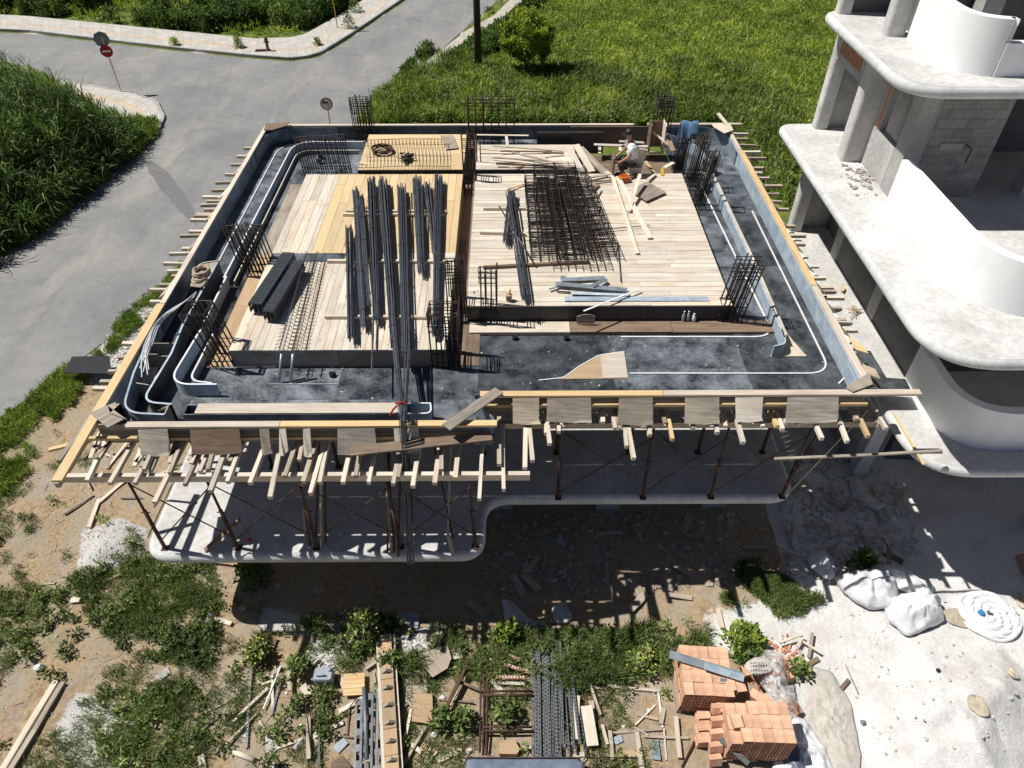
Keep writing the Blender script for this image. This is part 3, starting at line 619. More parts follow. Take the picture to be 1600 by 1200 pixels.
# ---------------- formwork deck
fw=thing('formwork_deck','large formwork deck of boards and blue black panels on top of the unfinished building','formwork',(0,16,ZL-.2))
def boards(name,x0,x1,y0,y1,z,along,mat,th=.03,w=.2,jit=0,mat2=None,rngs=None):
    b=MB(); p=x0 if along=='y' else y0; e=x1 if along=='y' else y1
    while p<e-.02:
        ww=min(w*random.uniform(.8,1.15),e-p); 
        if e-p-ww<.05: ww=e-p
        s,f=(y0,y1) if along=='y' else (x0,x1); cuts=[s]
        L=random.uniform(1.5,4)
        while cuts[-1]+L<f-.6: cuts.append(cuts[-1]+L); L=random.uniform(2.4,4)
        cuts.append(f)
        for a,c in zip(cuts,cuts[1:]):
            zz=z+random.uniform(-.004,.003)
            if along=='y': b.bx(p+.004,p+ww-.004,a+.003,c-.003,zz-th,zz,axis=1)
            else: b.bx(a+.003,c-.003,p+.004,p+ww-.004,zz-th,zz,axis=0)
        p+=ww
    return b.build(name,M[mat],fw)
boards('deck_boards',-5.70,-4.75,15.0,19.1,ZB,'y','deck',w=.22)
boards('deck_boards',-4.75,-1.27,15.0,19.1,ZB,'y','yellowwood',w=.24)
boards('deck_boards',-5.72,-1.27,11.36,14.62,ZB,'y','deck',w=.17)
b=MB(); b.bx(-5.70,-3.9,14.62,15.0,ZB-.03,ZB-.006); b.bx(-3.9,-1.27,14.62,15.0,ZB-.03,ZB-.002,tone=.9); b.build('infill_panel',M['film'],fw)
boards('deck_boards',-3.9,-1.27,14.64,14.98,ZB+.012,'x','deck',w=.17,th=.012)
boards('deck_boards',-4.3,-1.27,19.37,21.75,ZB,'x','yellowwood',w=.55)
boards('deck_boards',-.92,1.35,12.84,19.1,ZB,'x','deck',w=.19)
boards('deck_boards',1.35,4.93,12.84,19.1,ZB,'x','deck',w=.19)
boards('deck_boards',-.92,2.0,19.37,21.0,ZB,'x','deck',w=.3)
def face(name,x0,x1,y0,y1,mat,z0=ZL,z1=ZB-.032,seg=2.4):
    b=MB(); horiz=abs(x1-x0)>abs(y1-y0); s,e=(x0,x1) if horiz else (y0,y1); p=s
    while p<e-.01:
        q=min(p+seg*random.uniform(.7,1.1),e)
        if e-q<.4: q=e
        if horiz: b.bx(p,q-.004,y0,y1,z0,z1)
        else: b.bx(x0,x1,p,q-.004,z0,z1)
        p=q
    return b.build(name,M[mat],fw)
face('beam_side',-5.72,-1.27,11.36,11.38,'greyply'); face('beam_side',-.92,4.93,12.84,12.86,'blackply')
face('beam_side',-5.72,-5.70,11.40,19.1,'brownwood'); face('beam_side',-1.29,-1.27,11.4,19.1,'brownwood'); face('beam_side',-.92,-.90,12.88,19.1,'palewood'); face('beam_side',4.91,4.93,12.88,19.1,'brownwood')
face('beam_side',-4.3,-1.27,19.37,19.39,'blackply'); face('beam_side',-.92,2.0,19.37,19.39,'blackply'); face('beam_side',-4.3,-4.28,19.41,21.75,'palewood'); face('beam_side',-1.29,-1.27,19.41,21.75,'brownwood'); face('beam_side',2.0,2.02,19.41,21.0,'brownwood')
# low panels
def panels(x0,x1,y0,y1,z,mat='film',sx=1.25,sy=2.5,th=.02):
    b=MB(); nx_=max(1,round((x1-x0)/sx)); ny_=max(1,round((y1-y0)/sy))
    for i in range(nx_):
        for j in range(ny_):
            a=x0+(x1-x0)*i/nx_; c=x0+(x1-x0)*(i+1)/nx_; d=y0+(y1-y0)*j/ny_; e=y0+(y1-y0)*(j+1)/ny_
            b.bx(a+.002,c-.002,d+.002,e-.002,z-th,z-random.uniform(0,.003))
    return b.build('film_panel',M[mat],fw)
panels(-7.55,-6.3,9.37,22.4,ZL); panels(-6.28,-5.72,11.36,15.6,ZL+.03,'cardb'); panels(-6.3,-5.72,15.61,19.39,ZL,'greyply'); panels(-6.3,-4.3,19.39,22.4,ZL); 
panels(-6.3,-.62,9.37,11.36,ZL,sx=2.4,sy=1.0); panels(-.62,4.93,10.15,12.36,ZL,sx=2.4,sy=1.1); panels(4.93,6.86,10.15,22.4,ZL,sx=1.,sy=2.4)
panels(-4.3,-1.27,21.75,22.4,ZL); panels(-1.27,2.0,21.0,22.4,ZL,sy=1.4); boards('floor_plank',2.04,4.9,19.38,21.2,ZL+.02,'x','brownwood',w=.22); panels(-.92,1.9,19.1,19.37,ZL,'blackply'); panels(-5.7,-1.27,19.1,19.37,ZL,'blackply')
boards('channel_floor',-1.27,-.92,11.38,22.3,ZL+.01,'y','brownwood',w=.18)
boards('channel_floor',-1.26,-.62,11.37,12.83,ZL+.003,'y','brownwood',w=.3)
b=MB(); b.bx(-.86,1.35,12.42,12.8,ZL-.01,ZL+.05,tone=.8); b.build('edge_plank',M['palewood'],fw)
b=MB(); b.bx(1.36,3.6,12.42,12.82,ZL-.01,ZL+.05); b.bx(3.61,5.9,12.40,12.80,ZL-.01,ZL+.05); b.build('edge_plank',M['brownwood'],fw)
# outer forms
W=.03
def oform(path,z0,z1,mat='formface',name='edge_form'): 
    b=MB(); b.wall(path,z0,z1,W,.5); return b.build(name,M[mat],fw)
oform([(XL,9.35),(XL,YB)],ZL-.25,ZB-.05); oform([(XL+.02,YB),(2.0,YB)],ZL-.25,ZB-.05,'film'); oform([(4.55,YB),(XR-.02,YB)],ZL-.25,ZB-.05,'film')
oform([(2.0,YB-.03),(4.52,YB-.03)],ZL-.25,ZB-.05,'brownwood')
oform([(XR,10.12),(XR,YB)],ZL-.25,ZB-.05,'bluestrip')
oform([(XL+.02,YFL),(-.66,YFL)],ZL-.08,ZB-.05,'greyply'); oform([(-.4,YFR),(XR-.02,YFR)],ZL-.08,ZB-.05,'greyply')
oform(rounded([(-.66,YFL),(-.2,YFL+.02),(-.75,YFR+.0),(-.38,YFR+.03)],.3,False),ZL-.2,ZB-.07,'formface')
# curved liners in the corners
b=MB(); b.wall(rounded([(XL+.04,20.6),(XL+.04,YB-.04),(-5.4,YB-.04)],[0,1.5,0],False,12),ZL,ZB-.06,.015,.6); b.build('curved_liner',M['formface'],fw)
b=MB(); b.wall(rounded([(XR-.04,20.6),(XR-.04,YB-.04),(4.9,YB-.04)],[0,1.5,0],False,12),ZL,ZB-.06,.015,.6); b.build('curved_liner',M['formface'],fw)
b=MB(); b.wall(rounded([(-5.9,YFR+.1-.6),(XR-.04,YFR+.1-.6)],0,False),ZL,ZL+.01,.01,.5)
b=MB(); b.wall(rounded([(5.9,YFR+.04),(XR-.04,YFR+.04),(XR-.04,11)],[0,.8,0],False,12),ZL,ZB-.12,.015,.6); b.build('curved_liner',M['bluestrip'],fw)
# top caps
def cap(x0,x1,y0,y1,mat,z=ZB-.05,th=.05,tone=None):
    b=MB(); b.bx(x0,x1,y0,y1,z,z+th,tone); return b.build('edge_board',M[mat],fw)
cap(XL-.1,XL+.02,13.0,YB+.05,'palewood',tone=.8); cap(XL-.16,XL+.02,7.95,12.98,'yellowwood',tone=.8)
cap(XR-.0,XR+.14,13.6,20.6,'newwood'); cap(XR-.0,XR+.14,10.3,13.58,'palewood',tone=.9); cap(XR-.0,XR+.1,20.62,YB,'palewood')
cap(XL+.03,4.0,YB-.01,YB+.1,'palewood'); cap(4.45,7.45,YB,YB+.12,'palewood',tone=.9)
cap(-7.0,-4.2,YFL-.12,YFL+.02,'palewood',tone=.95); cap(-4.19,-.22,YFL-.12,YFL+.02,'newwood',tone=.9)
cap(-.55,2.95,YFR-.12,YFR+.02,'newwood',tone=.9); cap(2.96,7.9,YFR-.12,YFR+.02,'palewood',tone=.95)
b=MB(); b.bx(-3.6,-.9,9.55,9.56,ZL,ZL+.2); 
# inner curb forms (blue faced)
def curb(path,z0,z1,mat,th=.035,lip='whitestrip',name='curb_form'):
    b=MB(); b.wall(path,z0,z1,th,.6); o=b.build(name,M[mat],fw)
    b=MB(); b.wall(path,z1,z1+.012,th+.004,.9); b.build('lip_strip',M[lip],o)
    return o
curb(rounded([(-6.72,14.3),(-6.66,21.75),(-4.5,21.75)],[0,.7,0],False,10),ZL,ZL+.22,'bluestrip')
curb(rounded([(-6.5,14.3),(-6.48,21.35),(-4.6,21.35)],[0,.5,0],False,10),ZL,ZL+.12,'formface',.02,'palewood')
curb(rounded([(-6.62,14.25),(-6.60,12.2),(-6.72,10.5),(-5.75,10.5)],[0,.3,.75,0],False,12),ZL,ZL+.3,'bluestrip')
curb(rounded([(-6.34,12.2),(-6.38,10.7),(-5.9,10.62)],[0,.5,0],False,12),ZL,ZL+.22,'bluestrip')
b=MB(); b.wall(rounded([(5.85,11.9),(5.88,15),(5.84,21.2),(5.0,22.2)],[0,0,1,0],False,10),ZL,ZL+.3,.05,.7); o=b.build('curb_form',M['bluestrip'],fw)
b=MB(); b.wall([(5.90,11.95),(5.93,15),(5.89,20.8)],ZL,ZL+.33,.04,.7); b.build('lip_strip',M['palewood'],o)
b=MB(); b.wall(rounded([(5.87,12.2),(5.83,11.7),(5.55,11.62)],[0,.3,0],False,8),ZL,ZL+.3,.03,.7); b.build('curved_liner',M['bluestrip'],fw)
b=MB(); b.prism([(5.5,11.6),(6.3,11.6),(6.1,12.35),(5.92,12.3),(5.85,11.75)],ZL+.002,ZL+.03); b.build('corner_board',M['palewood'],fw)
# thin white drip strips
def drip(path,name='drip_strip',z=ZL,w=.035): 
    b=MB(); b.wall(path,z,z+.022,w,.9); return b.build(name,M['whitestrip'],fw)
drip(rounded([(-7.2,14.6),(-7.2,22.1),(-4.8,22.1)],[0,.8,0],False,10))
drip(rounded([P(1095,290,9.95),P(1196,527,9.95)+Vector((.2,0,0)),P(970,527,9.95)],[0,.45,0],False,10))
drip(rounded([P(1175,330,9.95),P(1299,584,9.95),P(985,584,9.95)],[0,.5,0],False,10))
drip(rounded([P(1098,210,9.95),P(1128,210,9.95),P(1322,588,9.95),P(1310,600,9.95)],[0,.5,.2,0],False,10),w=.03)
drip([P(530,601,9.95),P(420,601,9.95)],w=.01)
# pale curved cut boards on the front panels
b=MB()
cv=[P(u,v,9.95) for u,v in ((866,593),(885,588),(905,573),(930,558),(955,552),(975,550),(982,592))]; b.prism([(p.x,p.y) for p in cv],ZL+.002,ZL+.014,.6); b.build('curved_board',M['cardb'],fw)
cv=[P(u,v,9.95) for u,v in ((938,557),(975,550),(981,591),(942,592))]; b=MB(); b.prism([(p.x,p.y) for p in cv],ZL+.016,ZL+.028,.2); b.build('curved_board',M['palewood'],fw)
cv=[P(u,v,9.95) for u,v in ((895,592),(842,596),(870,592),(888,586))]
drip(rounded([P(842,595,9.95),P(880,591,9.95),P(905,573,9.95),P(935,556,9.95),P(975,550,9.95)],[0,.3,.3,.3,0],False),z=ZL,w=.02)
# ply corners on the form tops
def ply(name,px,h,mat,label,dz=0,th=.018,cat='plywood sheet',grp=None,dh=None):
    pts=[P(u,v,h if dh is None else dh[i]) for i,(u,v) in enumerate(px)]; b=MB(); b.plate(pts,th); return tag(b.build(name,M[mat]),label,cat,grp)
ply('plywood_offcut',[(140,645),(180,628),(198,652),(168,668)],9.47,'greyply','torn grey plywood piece nailed over the front left corner of the deck')
ply('plywood_offcut',[(168,634),(188,630),(172,645),(198,655),(185,662),(160,650)][:4],9.43,'oldwood','splintered smaller offcut on the front left corner plywood')
ply('plywood_offcut',[(1330,598),(1358,583),(1364,600),(1333,612),(1322,605)],9.46,'greyply','dark grey ply gusset over the front right corner of the deck')
ply('plywood_offcut',[(415,193),(452,190),(448,196),(425,203),(412,203)],9.4,'brownwood','brown ply gusset on the back left corner of the deck')
ply('plywood_offcut',[(1112,193),(1140,192),(1146,203),(1132,208),(1115,198)],9.4,'palewood','pale ply gusset at the back right corner of the deck')
# ---------------- support timbers under the front and sides
def timber(a,b_,w,h,mat,label,cat='timber',grp=None,name='timber',tone=None):
    m=MB(); a=Vector(a);b_=Vector(b_); L_=(b_-a).length
    if L_>.5 and name in('joist','timber','plank'):
        k=random.gauss(0,.006)*L_; c_=(a+b_)/2+Vector((k,k,abs(k)*.5)); d_=(b_-a)*.5; ro=random.gauss(0,.06); w2=w*random.uniform(.85,1.15); m.beam(a,c_+d_*.01,w2,h,tone,ro); m.t[-6:]=[m.t[0]]*6
        n0=len(m.v); m.beam(c_-d_*.01,b_,w2,h,m.t[0],ro+random.gauss(0,.02)); off=Vector(m.g[0])-Vector((-(c_+d_*.01-a).length/2,-w2/2,-h/2))
        return tag(m.build(name,M[mat]),label,cat,grp)
    m.beam(a,b_,w,h,tone); return tag(m.build(name,M[mat]),label,cat,grp)
zj=ZL-.13
timber((-8.25,8.6,zj-.13),(.38,8.6,zj-.13),.09,.16,'palewood','long pale bearer beam under the projecting joists along the front left',name='bearer_beam',cat='beam')
timber((-7.9,9.2,H-9.80),(-.3,9.2,H-9.80),.07,.06,'newwood','yellow bearer beam just below the front left edge form',name='bearer_beam',cat='beam')
timber((-.5,9.95,H-9.72),(6.9,9.95,H-9.72),.07,.06,'newwood','yellow bearer beam behind the plywood squares along the front right',name='bearer_beam',cat='beam')
timber((-.2,9.9,zj-.13),(7.2,9.9,zj-.13),.09,.14,'oldwood','grey bearer beam under the joists along the front right',name='bearer_beam',cat='beam')
timber((5.2,9.4,zj-.6),(8.5,9.5,zj-.5),.05,.04,'greyply','grey plank bridging from the props towards the neighbouring balcony',name='plank')
fj=[(137,755),(172,759),(211,759),(235,739),(242,789),(289,761),(329,771),(312,741),(356,757),(360,725),(391,759),(422,781),(474,757),(485,775),(500,758),(536,758),(576,758),(614,760),(621,750),(645,764),(679,759),(711,751),(749,784),(787,769),(820,735),(832,724)]
fj.sort()
for i,(u,v) in enumerate(fj):
    p=P(u,v-3,H-zj); L=random.uniform(1.5,2.2); dx=random.uniform(-.1,.1)
    timber(p,(p.x+dx,p.y+L,zj+random.uniform(-.02,.04)),.075,.085,random.choice(['palewood','oldwood','palewood']),f'{ordn(i)} joist end from the left jutting out under the front left edge','joist','joists under the front left edge','joist')
# shorter second tier
for i,(u,v) in enumerate([(225,735),(265,740),(325,735),(445,745),(468,720),(556,745),(690,735),(780,727)]):
    p=P(u,v,H-zj-.09); timber(p,(p.x+random.uniform(-.1,.1),p.y+1.3,zj+.09),.07,.08,'oldwood',f'{ordn(i)} short upper timber from the left lying on the front left joists','timber','short timbers on the front left joists')
fr=[(853,680),(859,697),(873,676),(899,665),(920,660),(939,660),(947,652),(978,696),(989,713),(1015,682),(1050,687),(1083,672),(1120,678),(1131,664),(1160,692),(1191,669),(1213,667),(1220,668),(1228,664),(1248,667),(1282,684),(1323,692),(1356,685),(1381,667)]
for i,(u,v) in enumerate(fr):
    p=P(u,v-3,H-zj); L=random.uniform(1.2,1.7); p=p+Vector((0,-random.uniform(0,.12),0))
    timber(p,(p.x+random.uniform(-.1,.1),p.y+L,zj+random.uniform(-.02,.03)),.075,.085,'newwood' if i%6==4 else 'palewood',f'{ordn(i)} joist end from the left jutting out under the front right edge','joist','joists under the front right edge','joist')
for i in range(13):
    p=P(random.uniform(850,1340),random.uniform(652,672),H-zj-.07); timber(p,(p.x+random.uniform(-.12,.12),p.y+1.0,zj+.07),random.uniform(.05,.09),random.uniform(.04,.08),random.choice(['palewood','oldwood','oldwood']),'one of the short stub ends between the longer joists under the front right edge','stub','short stubs under the front right edge','stub')
lf=[(381,232),(370,245),(361,258),(352,273),(337,286),(331,298),(317,308),(324,315),(314,321),(319,328),(308,336),(298,344),(304,338),(296,362),(282,369),(285,389),(265,397),(256,412),(262,424),(269,432),(250,446),(235,453),(235,472),(227,496),(217,517),(192,537),(185,559),(170,581),(157,597),(146,607)]
for i,(u,v) in enumerate(lf):
    p=P(u,v,H-zj); timber(p,(XL+.9,p.y+random.uniform(-.1,.1),zj),.08,.08,random.choice(['oldwood','palewood']),f'{ordn(i)} joist end from the back poking out along the left edge above the road','joist','joists along the left edge','joist')
rf=[(1169,193),(1169,210),(1168,218),(1180,228),(1188,238),(1197,248),(1193,263),(1191,271),(1202,279),(1222,291),(1217,304),(1221,316),(1232,328),(1242,354),(1259,369),(1258,382),(1290,435),(1302,450),(1306,456),(1319,466),(1315,483),(1321,500),(1331,505),(1336,517),(1345,545)]
for i,(u,v) in enumerate(rf[1:]):
    p=P(u,v,H-zj); timber((min(p.x,8.35),p.y,zj),(XR-.9,p.y+random.uniform(-.1,.1),zj),.08,.08,random.choice(['oldwood','palewood']),f'{ordn(i)} joist end from the back poking out along the right edge','joist','joists along the right edge','joist')
timber((XL-.55,8.4,zj-.1),(XL-.35,22.3,zj-.1),.08,.12,'oldwood','long grey bearer running under the left edge joists',name='bearer_beam',cat='beam')
timber((XR+.35,9.8,zj-.1),(XR+.35,22.3,zj-.1),.08,.12,'oldwood','long bearer running under the right edge joists',name='bearer_beam',cat='beam')
timber(P(103,738,10.2),P(262,478,10.2),.09,.1,'oldwood','weathered outer rail along the front part of the left edge',name='bearer_beam',cat='beam')
timber(P(93,722,10.25),P(150,640,10.25),.09,.1,'oldwood','short weathered rail outside the front left corner',name='bearer_beam',cat='beam')
timber(P(52,703,10.3)+Vector((.3,0,0)),P(142,688,10.3),.08,.05,'newwood','short yellow plank poking left from the front left corner',name='plank')
# plywood gussets bracing the side forms
def gusset(y,side,i,mat,half):
    s=-1 if side=='left' else 1; x=(XL-.03) if s<0 else (XR+.03)
    pts=[(x,y-half,ZB-.06),(x,y+half,ZB-.06),(x+s*.46,y+half*.6,zj+.12),(x+s*.56,y-half*.7,zj+.1)]
    b=MB(); b.plate(pts,.018); tag(b.build('bracing_board',M[mat]),f'{ordn(i)} sloping ply brace from the back against the {side} edge form','bracing board',f'ply braces on the {side} edge')
for i,(y,hf) in enumerate([(21.3,.3),(20.3,.42),(18.9,.5),(17.6,.35),(16.2,.5),(14.2,.5),(12.9,.35),(11.5,.3)]): gusset(y,'left',i,random.choice(['oldwood','palewood','newwood']),hf)
for i,(y,hf) in enumerate([(21.0,.3),(19.4,.35),(18.2,.4),(17.1,.3),(16.0,.45),(15.1,.4),(14.2,.45),(13.4,.35),(12.6,.4),(11.6,.35),(10.9,.3)]): gusset(y,'right',i,random.choice(['greyply','oldwood','oldwood']),hf)
# ply squares leaning on the front form
def front_sq(u0,u1,v0,v1,yf,mat,label,irr=0):
    irr=max(irr,.8); a=P(u0,v0,9.56);c=P(u1,v0,9.56); y0=yf-.13; y1=y0-(.14+.17*(v1-v0)/45)
    z0=ZB-.06; 
    pa=P(u0,v1,10.0); wd=c.x-a.x
    # fall so that the lower edge lands on v1
    best=zj+.12 if True else min((abs(600+F*(SP*y1-CP*(H-z))/(CP*y1+SP*(H-z))-v1),z) for z in [ZB-.1-.02*k for k in range(40)])[1] if False else zj+.07
    jt=random.uniform(-.03,.03); pts=[(a.x,y0,z0),(c.x,y0,z0+.01),(c.x+random.uniform(.0,.03),y1+.06,best+.05),(c.x+random.uniform(-.05,.05)*irr,y1+random.uniform(-.04,.04)*irr,best),((a.x+c.x)/2,y1-.03*irr,best-.01),(a.x+random.uniform(-.05,.05)*irr,y1,best)]
    b=MB(); b.plate(pts,.022); tag(b.build('plywood_square',M[mat]),label,'plywood piece','plywood pieces on the front forms')
for q in [(216,262,670,702,YFL,'greyply','nearly square grey ply piece, leftmost on the front left form',1),(297,374,670,698,YFL,'brownwood','dark plywood piece with a large knot pattern on the front left form',.3),(406,421,668,698,YFL,'oldwood','narrow upright offcut between the knotted ply and the wide grey ply',0),(437,447,668,704,YFL,'palewood','narrow pale upright slat on the front left form',0),(474,485,668,712,YFL,'palewood','long pale upright slat left of the wide grey ply piece',0),(528,586,667,702,YFL,'greyply','wide smooth grey ply piece on the front left form',.3),(616,654,664,688,YFL,'palewood','pale upright board behind the leaning rebar ends',0),
 (801,842,619,656,YFR,'oldwood','first ply square on the front right form, next to the step',.3),(855,923,621,646,YFR,'greyply','broad split grey ply piece, second on the front right form',.3),(967,1019,619,663,YFR,'greyply','tall grey ply square, third on the front right form',.3),(1070,1123,619,660,YFR,'greyply','grey ply square with pale streak, fourth on the front right form',.3),(1149,1192,620,649,YFR,'palewood','pale ply square with a clipped corner on the front right form',.3),(1231,1310,620,656,YFR,'greyply','widest grey ply piece, rightmost on the front right form',.3)]: front_sq(*q)
timber(P(697,668,9.42),P(780,610,9.4),.22,.03,'greyply','grey plank laid diagonally across the step of the front edge',name='plank')
timber(P(548,705,9.75),P(768,681,9.75),.24,.03,'brownwood','long brown grey plank lying slanted on the front joists',name='plank')
timber(P(1122,177,9.2),P(1142,203,9.45),.13,.03,'palewood','pointed upright board at the back right corner',name='plank')
# hollow box form in the front strip
bxf=thing('box_form','long hollow timber box form lying on the front panels','box form',(-3.5,9.75,ZL))
y0,y1=P(290,648,9.6).y,P(290,632,9.6).y; x0=P(289,640,9.6).x; x1=P(640,640,9.6).x
zt=ZB-.1
b=MB(); b.bx(x0,x1,y0,y0+.02,ZL+.01,zt); b.bx(x0,x1,y1-.02,y1,ZL+.01,zt); b.build('side_board',M['formface'],bxf)
b=MB(); b.bx(x0,x0+.02,y0+.02,y1-.02,ZL+.01,zt); b.build('end_board',M['blackply'],bxf)
b=MB(); b.bx(x0+.22,x1-.1,y0+.01,y1+.0,zt+.002,zt+.025,tone=.8); b.build('lid_board',M['palewood'],bxf)
b=MB(); pth=rounded([(x1-.0,y0),(x1+.42,y0+.0),(x1+.38,y1),(x1,y1)],[0,.25,.02,0],False,10); b.wall(pth,ZL+.01,zt,.02,.5); b.build('curved_end',M['bluestrip'],bxf)
b=MB(); b.wall(pth,zt,zt+.015,.03,.9); b.build('lip_strip',M['whitestrip'],bxf)
# curved void former front left
vf=thing('curved_form','curved U shaped formwork channel at the front left corner','curved form',(-7,10.5,ZL))
zc=ZB-.06; hc=H-zc
outp=rounded([P(u,v,hc) for u,v in ((246,500),(209,583),(190,645),(257,648))],[0,.3,.75,0],False,14)
inp=rounded([P(u,v,hc) for u,v in ((340,410),(285,510),(268,552),(222,628),(268,632))],[0,.2,.1,.55,0],False,14)
for p_ in (outp,inp):
    b=MB(); b.wall(p_,ZL+.01,zc,.025,.3); o=b.build('curved_side',M['bluestrip' if p_ is outp else 'blackply'],vf); b=MB(); b.wall(p_,zc,zc+.014,.04,.9); b.build('lip_strip',M['bluestrip'],o)
b=MB(); q0,q1=P(257,647,hc),P(264,631,hc); b.wall([q0,q1],ZL+.01,zc,.025); b.build('end_board',M['greyply'],vf)
bac=rounded([P(u,v,hc) for u,v in ((300,430),(312,410),(342,407))],[0,.3,0],False,10)
b=MB(); b.wall(bac,ZL+.01,zc,.025,.5); b.build('curved_side',M['palewood'],vf)
b=MB(); b.plate([P(u,v,hc+.02) for u,v in ((297,447),(303,428),(318,412),(338,409),(320,450))],.02); b.build('lid_board',M['greyply'],vf)
for px in (((243,537),(275,537),(250,587),(214,587)),):
    pass
for i,(a,c) in enumerate((((226,535),(272,535)),((243,555),(265,555)),((222,552),(248,552)),((212,597),(232,600)))):
    b=MB(); b.wall([P(*a,hc),P(*c,hc)],ZL+.01,zc-.02,.02); b.build('cross_board',M['greyply'],vf)
b=MB(); b.plate([P(u,v,9.9) for u,v in ((243,573),(247,573),(240,598),(208,598),(222,573))],.02); b.build('floor_board',M['palewood'],vf)
b=MB(); b.beam(P(244,642,9.8),P(262,636,9.6),.04,.04); b.build('cross_board',M['palewood'],vf)
# ---------------- props under the deck
def prop(x,y,ztop,label,i,lean=0):
    t=thing('steel_prop',label,'prop',(x,y,ZS),'steel props standing on the lower slab')
    b=MB(); b.tube([(x,y,ZS+.01),(x+lean*.55,y,ZS+(ztop-ZS)*.55)],.038,8); b.build('outer_tube',M['rust'],t)
    b=MB(); b.tube([(x+lean*.5,y,ZS+(ztop-ZS)*.5),(x+lean,y,ztop)],.026,8); b.build('inner_tube',M['rust'],t)
    b=MB(); b.box((x,y,ZS+.01),(.14,.14,.012)); b.build('base_plate',M['rust'],t)
    b=MB(); b.box((x+lean,y,ztop),(.14,.1,.012)); b.build('head_plate',M['rust'],t)
    b=MB(); b.tube([(x-.09+lean*.52,y,ZS+(ztop-ZS)*.52),(x+.09+lean*.52,y,ZS+(ztop-ZS)*.52)],.012,5); b.build('pin_handle',M['rust'],t)
    return t
zt_=zj-.22
fp=[(255,865,'left'),(370,862,'l'),(493,866,''),(625,862,''),(743,857,''),(872,776,''),(1004,776,''),(1110,776,''),(1220,772,'')]
PX=[]
for i,(u,v,_) in enumerate(fp):
    p=P(u,v,12.6); yy=8.72 if i<5 else 9.98 ; p=Vector((p.x,yy,ZS)); PX.append(p); prop(p.x,p.y,zt_ if i<5 else zj-.2,f'{ordn(i)} rusty steel prop from the left in the front row under the deck',i,random.uniform(-.06,.06))
k=0
for y in (10.9,13.0,15.5):
    for x in (-7,-5.4,-3.9,-2.3,-.6,1.1,2.8,4.4,5.9):
        if y<11.5 and x>-1: yy=11.3
        else: yy=y
        prop(x,yy,ZL-.04,'one of the rusty steel props in the shaded rows behind the front row',k)
def rod(a,b_,r,label,mat='rust',name='brace_rod',cat='brace',grp='thin cross brace rods between the front props'):
    m=MB(); m.tube([a,b_],r,6); return tag(m.build(name,M[mat]),label,cat,grp)
for i in range(8):
    if i==4: continue
    a,c=PX[i],PX[i+1]
    rod((a.x+.03,a.y-.05,zj-.4),(c.x-.03,c.y-.05,ZS+.5),.013,f'thin brace falling to the right in the {ordn(i)} front prop bay from the left')
    rod((a.x+.03,a.y-.09,ZS+.35),(c.x-.03,c.y-.09,zj-.5),.013,f'thin brace rising to the right in the {ordn(i)} front prop bay from the left')
rod(PX[8]+Vector((.1,0,.1)),PX[8]+Vector((1.5,.6,2.3)),.02,'pale diagonal strut rising right from the rightmost front prop','oldwood')
rod(PX[8]+Vector((.05,.1,.05)),PX[8]+Vector((.9,.9,2.3)),.02,'second rusty strut rising right behind the rightmost front prop')
for k,(u,v) in enumerate([(478,845),(486,850),(494,848),(502,853),(510,846),(606,862),(612,866),(617,860),(623,868),(700,840),(708,838)]):
    p=P(u,v,12.6); a=random.gauss(0,.18); rod(p+Vector((0,-.05,.02)),p+Vector((a,.9+random.uniform(0,.6),2.0)),.022,'one of the loose rusty tubes leaning in bunches between the front props','rust' if k%3 else 'oldwood','leaning_tube','tube','loose tubes leaning between the front props')
# loose timbers lying on / leaning over the lower slab
timber(P(320,860,12.58),P(375,812,12.0),.12,.03,'brownwood','dark board leaning at the left end of the lower slab',name='plank')
timber(P(700,835,12.2),P(708,868,12.57),.07,.05,'oldwood','short post end leaning near the front of the lower slab',name='plank')
timber(P(232,838,14.),P(270,755,12.),.06,.03,'oldwood','thin slat leaning against the left end of the lower slab',name='plank')
timber(P(243,790,14.),P(278,715,12.),.12,.04,'oldwood','longer worn timber leaning beside the left end of the lower slab',name='plank')
timber(P(178,800,15.4),P(228,772,15.2),.18,.04,'oldwood','grey board on the grass left of the lower slab',name='plank')
b=MB(); b.box(P(390,845,12.57)+Vector((0,0,.03)),(.08,.05,.05),.4); tag(b.build('red_block',M['red']),'tiny red object lying on the lower slab','red block')
